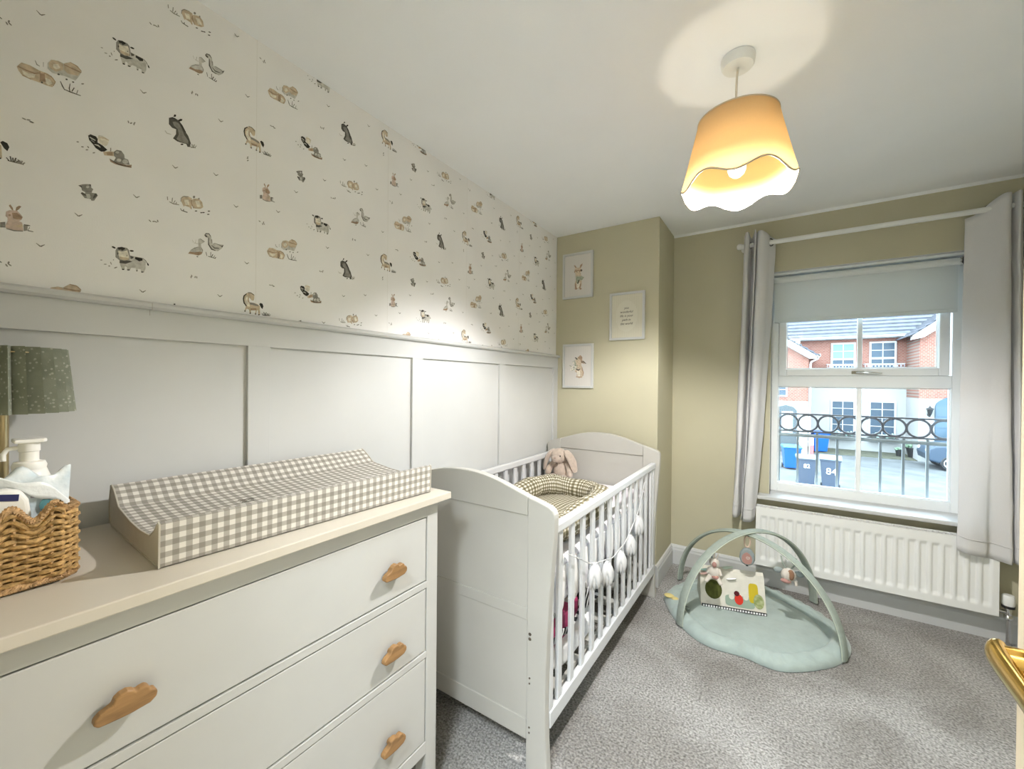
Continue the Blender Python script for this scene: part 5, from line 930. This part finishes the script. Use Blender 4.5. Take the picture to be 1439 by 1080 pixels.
hl = obj('door_handle', MB().lathe([(.0, -.004), (.012, -.004), (.013, .030), (.013, .032)], (DX - .034, .682, hz), 18, ax='x').tube(spline([(DX - .030, .690, hz), (DX - .034, .683, hz + .001), (DX - .036, .660, hz + .001), (DX - .036, .610, hz - .002), (DX - .037, .560, hz - .005), (DX - .035, .545, hz - .006)], 24), [.013, .0135, .0138, .014] + [.0145 - .0002 * k for k in range(21)], 14, flat=(.62, 1.1), up=(0, 0, 1)), brass, dr, smooth=50)
obj('screw_recess', MB().lathe([(.0, -.0045), (.004, -.004), (.0045, .001)], (DX - .034, .695, hz - .004), 10, ax='y'), black, dr)
# ------------------------------------------------------------------ outside the window: railing, yard, houses
iron = mat('grey_painted_iron', (.14, .14, .165), .5)
bl_ = thing('balcony_railing', 'grey iron balcony railing with a row of rings outside the window', 'railing', (1.8, 3.44, .45))
ZY = 3.435
obj('top_rail', MB().box(.95, 2.62, ZY - .006, ZY + .006, 1.112, 1.122), iron, bl_)
obj('ring_rail', MB().box(.95, 2.62, ZY - .006, ZY + .006, .994, 1.004), iron, bl_)
obj('middle_rail', MB().lathe([(.0115, 0), (.0115, 1.67)], (.95, ZY - .008, .972), 12, ax='x'), mat('pale_grey_rail', (.30, .33, .35), .4), bl_, smooth=40)
obj('foot_rail', MB().box(.95, 2.62, ZY - .008, ZY + .008, .44, .456), iron, bl_)
for k in range(-4, 11):
    xx = 1.457 + .1092 * k
    obj('ring', MB().tube([(xx + .0535 * math.cos(a), ZY, 1.058 + .0535 * math.sin(a)) for a in [2 * PI * j / 36 for j in range(36)]], .0066, 8, closed=True), iron, bl_, smooth=60)
for k in range(-5, 11):
    xx = 1.511 + .1068 * k; obj('baluster', MB().box(xx - .0065, xx + .0065, ZY - .0065, ZY + .0065, .452, .996), mat('light_grey_iron', (.26, .29, .32), .5), bl_)
for xx in (.955, 2.612): obj('wall_fixing', MB().box(xx - .008, xx + .008, ZY - .008, ZY + .008, .44, 1.122).box(xx - .006, xx + .006, YW + .301, ZY, 1.05, 1.06).box(xx - .006, xx + .006, YW + .301, ZY, .50, .51), iron, bl_)

G = -2.5
asph = mat('grey_asphalt', (.095, .10, .104), .9, var=.18, vscale=1.3, bump=.3, bscale=30)
struct('ground', MB().box(-40, 50, YW + .45, 70, G - .2, G), asph, 'grey asphalt parking court seen through the window')
struct('pavement', MB().box(-12, 1.98, 17.4, 19.35, G, G + .02), mat('pale_concrete', (.19, .19, .185), .9, var=.08, vscale=4), 'pale concrete strip at the near edge of the court')
struct('verge', MB().box(2.8, 12, 28.55, 30.96, G, G + .03), mat('mossy_gravel', (.085, .085, .06), .95, var=.25, vscale=6), 'mossy gravel strip along the foot of the house')

def brick_mat():
    m = bpy.data.materials.new('red_brickwork'); m.use_nodes = True; nt = m.node_tree; p = nt.nodes['Principled BSDF']; p.inputs['Roughness'].default_value = .9
    tc = nt.nodes.new('ShaderNodeTexCoord'); sx = nt.nodes.new('ShaderNodeSeparateXYZ'); cx = nt.nodes.new('ShaderNodeCombineXYZ')
    nt.links.new(tc.outputs['Object'], sx.inputs[0]); nt.links.new(sx.outputs[0], cx.inputs[0]); nt.links.new(sx.outputs[2], cx.inputs[1])
    b = nt.nodes.new('ShaderNodeTexBrick'); b.inputs['Scale'].default_value = 3.2; b.inputs['Color1'].default_value = (.20, .062, .043, 1); b.inputs['Color2'].default_value = (.25, .092, .066, 1); b.inputs['Mortar'].default_value = (.23, .18, .15, 1); b.inputs['Mortar Size'].default_value = .03
    nt.links.new(cx.outputs[0], b.inputs['Vector']); nt.links.new(b.outputs[0], p.inputs['Base Color']); MATS['brick'] = m; return m
brick = brick_mat()
render_w = mat('white_render', (.34, .34, .335), .9, var=.03, vscale=1.5)
fascia_w = mat('white_fascia_board', (.45, .45, .45), .5)
slate = mat('blue_grey_roof_tile', (.08, .083, .10), .8, var=.15, vscale=3)
hglass = mat('dark_window_glass', (.045, .07, .10), .25, spec=.25)
hglass2 = mat('pale_curtained_glass', (.13, .22, .26), .25, spec=.25)
win_w = mat('white_window_paint', (.45, .45, .45), .5)
def house_window(par, x0, x1, z0, z1, y, up_glass, zmid):
    w = .085; m = MB(); m.box(x0, x0 + w, y - .05, y + .02, z0, z1).box(x1 - w, x1, y - .05, y + .02, z0, z1).box(x0 + w, x1 - w, y - .05, y + .02, z0, z0 + w).box(x0 + w, x1 - w, y - .05, y + .02, z1 - w, z1).box(x0 + w, x1 - w, y - .05, y + .02, zmid - .05, zmid + .06)
    f = obj('window', m, win_w, par); xm = (x0 + x1) / 2
    bars = MB()
    for a, b in ((z0 + w, zmid - .05), (zmid + .06, z1 - w)):
        bars.box(xm - .022, xm + .022, y - .035, y + .0, a, b).box(x0 + w, x1 - w, y - .035, y + .0, (a + b) / 2 - .018, (a + b) / 2 + .018)
    obj('glazing_bar', bars, win_w, f)
    for (a, b, g_) in ((z0 + w, zmid - .05, hglass), (zmid + .06, z1 - w, up_glass)):
        zc = (a + b) / 2
        for xa, xb in ((x0 + w, xm - .022), (xm + .022, x1 - w)):
            for za, zb in ((a, zc - .018), (zc + .018, b)): obj('pane', MB().box(xa, xb, y - .012, y + .01, za, zb), g_, f)
ho = thing('terraced_house', 'two storey house opposite, red brick above white render, seen through the window', 'house', (5, 33, G))
obj('render_wall', MB().box(2.4, 7.6, 31, 31.3, G, 1.43), render_w, ho)
obj('brick_wall', MB().box(2.4, 7.6, 31.02, 31.3, 1.43, 4.05), brick, ho)
rf = MB(); NC = 16
for k in range(NC):
    a = k / NC; y0 = 30.62 + 5.6 * a; z0 = 4.12 + 3.9 * a; y1 = 30.62 + 5.6 * (k + 1) / NC; z1 = 4.12 + 3.9 * (k + 1) / NC
    rf.prism([(y0 - .06, z0), (y0 - .06, z0 + .075), (y1, z1 + .02), (y1, z1 - .05)], 'x', -4, 14)
obj('roof_courses', rf, slate, ho)['kind'] = 'stuff'
obj('gutter', MB().box(2.4, 7.6, 30.50, 30.66, 4.02, 4.15), fascia_w, ho, bevel=.03)
obj('eaves_board', MB().box(2.4, 7.6, 30.66, 31.05, 3.99, 4.06), fascia_w, ho)
house_window(ho, 3.93, 5.07, 2.06, 3.80, 31, hglass2, 2.83)
house_window(ho, 5.68, 6.84, 2.06, 3.80, 31, hglass, 2.85)
house_window(ho, 3.95, 5.09, -1.56, .42, 31, hglass, -.52)
house_window(ho, 5.68, 6.86, -1.56, .42, 31, hglass, -.52)
for x0, x1 in ((3.72, 5.30), (5.44, 7.12)):
    m = MB(); m.box(x0, x1, 30.60, 30.63, 2.50, 2.54).box(x0, x1, 30.60, 30.63, 2.28, 2.31).box(x0, x1, 30.60, 30.63, 1.98, 2.02)
    n = int((x1 - x0) / .14)
    for k in range(n + 1): xx = x0 + (x1 - x0) * k / n; m.box(xx - .012, xx + .012, 30.60, 30.625, 2.0, 2.30)
    for k in range(n): xx = x0 + (x1 - x0) * (k + .5) / n; m.tube([(xx + .065 * math.cos(a), 30.615, 2.405 + .09 * math.sin(a)) for a in [2 * PI * j / 12 for j in range(12)]], .014, 4, closed=True)
    for xx in (x0, x1): m.box(xx - .015, xx + .015, 30.60, 31.0, 2.50, 2.54).box(xx - .015, xx + .015, 30.60, 31.0, 1.98, 2.02)
    obj('balcony_rail', m, mat('pale_grey_iron', (.40, .43, .50), .6), ho)
leaf = mat('grey_green_foliage', (.20, .30, .20), .9, var=.3, vscale=9)
for x0, x1, l in ((3.90, 5.14, 'left'), (5.63, 6.96, 'right')):
    t = thing('window_box', 'black planter box of pale flowers under the %s ground floor window opposite' % l, 'planter', ((x0 + x1) / 2, 30.8, -1.84))
    obj('trough', MB().prism([(x0 + .06, -1.86), (x1 - .06, -1.86), (x1, -1.66), (x0, -1.66)], 'y', 30.66, 30.99), black, t, bevel=.01)
    m = MB(); rnd = random.Random(3)
    for k in range(46): m.ell((rnd.uniform(x0 + .08, x1 - .08), rnd.uniform(30.70, 30.95), -1.62 + .22 * rnd.random() * math.sin(PI * min(.98, max(.05, rnd.random())))), (.055, .055, .05), nu=6, nv=4)
    obj('foliage', m, mat('silver_foliage', (.33, .45, .40), .9, var=.35, vscale=7), t)['kind'] = 'stuff'

# left wing
lwg = thing('gabled_house', 'gabled red brick house with a white bargeboard at the left of the view', 'house', (-1, 30, G))
LX1 = 2.72
obj('render_wall', MB().box(-5, LX1, 28, 28.3, G, .37), render_w, lwg)
gb = [(-5, .37), (LX1, .37), (LX1, 2.95), (-.60, 5.35), (-5, 2.2)]
obj('brick_gable', MB().prism(gb, 'y', 28.02, 28.3), brick, lwg)
obj('side_wall', MB().box(LX1 - .3, LX1, 28.3, 31.0, G, 2.95), brick, lwg)
obj('bargeboard', MB().prism([(-.60, 5.54), (3.06, 2.90), (3.06, 2.74), (2.74, 2.74), (-.60, 5.10)], 'y', 27.70, 28.02), fascia_w, lwg, bevel=.01)
m = MB()
for k in range(14):
    a = k / 14; b = (k + 1) / 14; xa, za = 3.16 - 3.8 * a, 2.86 + 2.74 * a; xb, zb = 3.16 - 3.8 * b, 2.86 + 2.74 * b
    m.prism([(xa + .05, za), (xa + .05, za + .08), (xb, zb + .03), (xb, zb - .05)], 'y', 27.66, 33.5)
obj('roof_courses', m, slate, lwg)['kind'] = 'stuff'
obj('gutter', MB().box(3.06, 3.24, 27.66, 31.0, 2.84, 2.98), fascia_w, lwg, bevel=.03)
obj('downpipe', MB().tube([(3.15, 27.80, 2.86), (3.12, 27.86, 2.74), (2.84, 27.93, 2.58), (2.80, 27.94, 2.45), (2.80, 27.94, G)], .045, 8), mat('grey_downpipe', (.60, .60, .62), .5), lwg, smooth=50)
house_window(lwg, .70, 1.76, .62, 2.2, 28, hglass, 1.4)
dpt = obj('entrance_door', MB().prism([(1.20, G), (2.20, G), (2.20, -.15), (2.05, .05), (1.70, .16), (1.35, .05), (1.20, -.15)], 'y', 27.93, 28.02), mat('dark_slate_door', (.06, .075, .085), .5), lwg)
obj('door_glass', MB().box(1.50, 2.02, 27.90, 27.94, -1.45, -.20), mat('pale_door_glass', (.55, .68, .68), .3), dpt)
mm = MB()
for k in range(5): mm.box(1.55 + .10 * k, 1.57 + .10 * k, 27.885, 27.90, -1.45, -.20)
obj('door_glass_bars', mm, mat('dark_slate_door', (.10, .13, .15), .5), dpt)
# right wing
rw = thing('gabled_house', 'gabled red brick house with a blue arched garage door at the right of the view', 'house', (10, 30, G))
obj('render_wall', MB().box(7.27, 14, 28.5, 28.8, G, .66), render_w, rw)
obj('brick_gable', MB().prism([(7.27, .66), (14, .66), (14, 4.0), (10.2, 6.2), (7.27, 3.95)], 'y', 28.52, 28.8), brick, rw)
obj('side_wall', MB().box(7.27, 7.57, 28.8, 31.0, .66, 3.95).box(7.265, 7.57, 28.8, 31.0, G, .66), [brick], rw)
obj('side_render', MB().box(7.262, 7.27, 28.5, 31.0, G, .66), render_w, rw)
obj('bargeboard', MB().prism([(6.92, 3.62), (6.92, 3.82), (10.2, 6.44), (10.2, 6.0), (7.35, 3.72)], 'y', 28.15, 28.52), fascia_w, rw, bevel=.01)
m = MB()
for k in range(12):
    a = k / 12; b = (k + 1) / 12; xa, za = 6.84 + 3.4 * a, 3.80 + 2.72 * a; xb, zb = 6.84 + 3.4 * b, 3.80 + 2.72 * b
    m.prism([(xa - .05, za), (xa - .05, za + .08), (xb, zb + .03), (xb, zb - .05)], 'y', 28.12, 33)
obj('roof_courses', m, slate, rw)['kind'] = 'stuff'
gpts = [(7.84, G)] + [(7.84, .28)] + [(9.1 - 1.26 * math.cos(PI * k / 12), .28 + .62 * math.sin(PI * k / 12)) for k in range(1, 12)] + [(10.36, .28), (10.36, G)]
gd = obj('garage_door', MB().prism(gpts, 'y', 28.42, 28.51), mat('steel_blue_door', (.05, .09, .13), .45), rw)
for k in range(5): obj('door_plank', MB().box(7.86, 10.34, 28.405, 28.42, -2.40 + .55 * k, -1.90 + .55 * k), mat('pale_blue_door', (.06, .10, .14), .4), gd)
la = thing('wall_lantern', 'black wall lantern on the white wall beside the blue garage door', 'lantern', (7.62, 28.45, -.2))
obj('lantern_body', MB().lathe([(.0, .34), (.02, .30), (.03, .24), (.15, .16), (.16, .13), (.12, .12), (.07, -.12), (.04, -.16), (.02, -.24), (.0, -.25)], (7.62, 28.28, .02), 10), black, la, smooth=30)
obj('bracket', MB().tube(spline([(7.62, 28.50, -.16), (7.62, 28.38, -.22), (7.62, 28.28, -.20)], 10), .025, 6).ell((7.62, 28.47, -.12), (.06, .03, .10)), black, la, smooth=50)

# wheelie bins
def bin_(label, x, y, rz, wd, dp, h, body, lid, num=None):
    t = thing('wheelie_bin', label, 'bin', (x, y, G), rz)
    m = MB(); w0, w1 = wd * .40, wd * .5; d0, d1 = dp * .36, dp * .5
    vs = [(-w0, -d0, .07), (w0, -d0, .07), (w0, d0, .07), (-w0, d0, .07), (-w1, -d1, h * .9), (w1, -d1, h * .9), (w1, d1, h * .9), (-w1, d1, h * .9)]
    m._add(vs, [[3, 2, 1, 0], [4, 5, 6, 7], [0, 1, 5, 4], [1, 2, 6, 5], [2, 3, 7, 6], [3, 0, 4, 7]])
    b = obj('body', m, body, t, local=True, bevel=.025)
    obj('rim', MB().box(-w1 - .02, w1 + .02, -d1 - .02, d1 + .02, h * .87, h * .91), body, t, local=True, bevel=.01)
    obj('lid', MB().prism([(-d1 - .05, h * .91), (-d1 - .05, h * .945), (-d1 * .5, h * .995), (d1 * .7, h), (d1 + .03, h * .96), (d1 + .03, h * .91)], 'x', -w1 - .03, w1 + .03), lid, t, local=True, bevel=.02)
    obj('handle', MB().tube([(-w1 * .7, d1 + .02, h * .93), (-w1 * .7, d1 + .09, h * .95), (w1 * .7, d1 + .09, h * .95), (w1 * .7, d1 + .02, h * .93)], .016, 8), body, t, local=True)
    for sx in (-1, 1): obj('wheel', MB().lathe([(.0, -.025), (.10, -.025), (.105, 0), (.10, .025), (.0, .025)], (sx * (w0 + .03), d0 + .03, .105), 16, ax='x'), black, t, local=True, smooth=40)
    return t
blue = mat('bright_blue_bin_plastic', (.002, .075, .33), .45); blue_l = mat('pale_blue_bin_lid', (.04, .18, .30), .45)
gbin = mat('slate_grey_bin_plastic', (.05, .065, .095), .5); gbin_l = mat('pale_grey_bin_lid', (.20, .24, .26), .5)
numw = mat('white_number_sticker', (.80, .80, .80), .6)
bin_('bright blue wheelie bin in front of the slate grey entrance door', 1.86, 22.5, .15, .66, .70, 1.08, blue, blue_l)
bin_('bright blue wheelie bin standing against the white house wall', 3.27, 29.0, .35, .78, .74, 1.20, blue, blue)
t82 = bin_('grey wheelie bin with small white numerals 82, left of its twin', 2.24, 18.75, 0.05, .56, .62, 1.20, gbin, gbin_l)
t84 = bin_('grey wheelie bin with large white numerals 84, right of its twin', 2.96, 18.72, -.08, .58, .64, 1.25, gbin, gbin_l)
for t, s, sz, zz, xo in ((t82, '82', .20, .83, .0), (t84, '84', .32, .72, .03)):
    o = text_mesh('number_sticker', s, sz, (0, 0, 0), (PI / 2 - .04, 0, 0), numw, t, depth=.004)
    o.location = (xo, -.298 if s == '82' else -.300, zz)
po = thing('red_post', 'narrow red and white post standing left of the blue bin by the white wall', 'post', (2.82, 26.5, G))
obj('post_base', MB().box(2.74, 2.90, 26.42, 26.58, G, -1.85), mat('red_painted_post', (.55, .12, .12), .6), po, bevel=.01)
obj('post_head', MB().box(2.74, 2.90, 26.42, 26.58, -1.85, -1.42), mat('pink_white_post', (.68, .45, .45), .6), po, bevel=.01)
tp = thing('terracotta_pot', 'terracotta coloured brick pier by the grey downpipe', 'pier', (2.45, 26.5, G)); tp.name = 'brick_pier'; ORIG['brick_pier'] = Vector((2.45, 26.5, G))
obj('pier', MB().box(2.30, 2.62, 26.4, 26.7, G, -1.72), mat('faded_brick_pier', (.50, .30, .25), .9, var=.15, vscale=6), tp, bevel=.01)
obj('pier_cap', MB().box(2.27, 2.65, 26.37, 26.73, -1.72, -1.66), mat('pale_stone_cap', (.60, .57, .52), .9), tp, bevel=.01)
# planters
for (x, r, h, lab) in ((6.78, .17, .36, 'small round black plant pot left of the larger planter on the court'), (7.36, .33, .50, 'large black planter with leafy plants at the foot of the white house')):
    t = thing('plant_pot', lab, 'plant pot', (x, 29.7, G))
    obj('pot', MB().lathe([(.0, G + .035), (r * .72, G + .035), (r, G + h), (r * 1.08, G + h), (r * 1.08, G + h + .05), (r * .9, G + h + .05), (r * .88, G + h - .03), (.0, G + h - .03)], (x, 29.7, 0), 18), black, t, smooth=35)
    m = MB(); rnd = random.Random(int(x * 10))
    for k in range(40 if r > .2 else 12):
        a = rnd.uniform(0, 2 * PI); q = rnd.random() ** .5 * r; m.ell((x + q * math.cos(a), 29.7 + q * math.sin(a), G + h + rnd.uniform(.02, .22) * (1 if r > .2 else .5)), (.06, .06, .045), nu=6, nv=4)
    obj('foliage', m, leaf, t)['kind'] = 'stuff'
    if r > .2: obj('flower_head', MB().ell((x - .15, 29.62, G + h + .30), (.09, .07, .07), nu=10, nv=6), mat('yellow_flower', (.60, .58, .16), .9), t)

# parked car
carp = mat('dark_blue_car_paint', (.035, .055, .085), .3, spec=.4)
ca = thing('parked_car', 'dark blue parked car in front of the blue garage door', 'car', (9.2, 26.9, G))
cx0, cy0, cy1 = 7.02, 25.95, 27.70
side = [(.05, .42), (.0, .70), (.08, .98), (.30, 1.10), (1.05, 1.20), (1.75, 1.72), (2.2, 1.80), (3.4, 1.78), (4.1, 1.40), (4.35, 1.15), (4.38, .60), (4.25, .38), (3.9, .32), (.4, .32)]
obj('car_body', MB().prism([(cx0 + a, G + b) for a, b in side], 'y', cy0, cy1), carp, ca, bevel=.09, seg=3)
obj('windscreen', MB().prism([(cx0 + 1.10, G + 1.225), (cx0 + 1.72, G + 1.70), (cx0 + 1.70, G + 1.73), (cx0 + 1.06, G + 1.24)], 'y', cy0 + .14, cy1 - .14), mat('pale_car_glass', (.42, .52, .56), .1), ca)
for a, b in ((1.42, 2.35), (2.45, 3.35)): obj('side_window', MB().prism([(cx0 + a + (.0 if a > 2 else -.06), G + 1.22), (cx0 + b, G + 1.22), (cx0 + b, G + 1.62), (cx0 + a + (.0 if a > 2 else .40), G + 1.62)], 'y', cy0 - .006, cy0 + .02), hglass, ca)
for wx in (.78, 3.58):
    for wy in (cy0 + .09, cy1 - .09):
        wl_ = obj('wheel', MB().lathe([(.0, -.10), (.20, -.11), (.30, -.11), (.335, -.08), (.335, .08), (.30, .11), (.0, .10)], (cx0 + wx, wy, G + .335), 24, ax='y'), black, ca, smooth=40)
        hub = MB().lathe([(.0, -.125), (.05, -.122), (.05, -.112)], (cx0 + wx, wy, G + .335), 12, ax='y')
        for k in range(5):
            a = 2 * PI * k / 5; hub.tube([(cx0 + wx + .04 * math.cos(a), wy - .118, G + .335 + .04 * math.sin(a)), (cx0 + wx + .21 * math.cos(a), wy - .116, G + .335 + .21 * math.sin(a))], .028, 6)
        hub.tube([(cx0 + wx + .215 * math.cos(2 * PI * k / 20), wy - .114, G + .335 + .215 * math.sin(2 * PI * k / 20)) for k in range(20)], .016, 5, closed=True)
        obj('wheel_trim', hub, mat('pale_alloy', (.62, .64, .66), .3, metal=.4), wl_)
obj('headlamp', MB().ell((cx0 + .10, cy0 + .24, G + .86), (.10, .16, .10)), mat('clear_lamp_glass', (.70, .72, .72), .15), ca, smooth=60)
obj('headlamp', MB().ell((cx0 + .10, cy1 - .24, G + .86), (.10, .16, .10)), mat('clear_lamp_glass', (.70, .72, .72), .15), ca, smooth=60)
obj('wing_mirror', MB().ell((cx0 + 1.35, cy0 - .10, G + 1.25), (.07, .11, .08)), black, ca, smooth=60)
# fitting added to go with the unseen hall fill light behind the camera
hl_ = thing('added_hall_fitting', 'unseen flush fitting added for the fill light in the hallway', 'ceiling lamp', (1.15, -.62, 2.40))
obj('fitting', MB().box(.88, 1.42, -.89, -.35, 2.378, 2.3995), metal_w, hl_, bevel=.004)
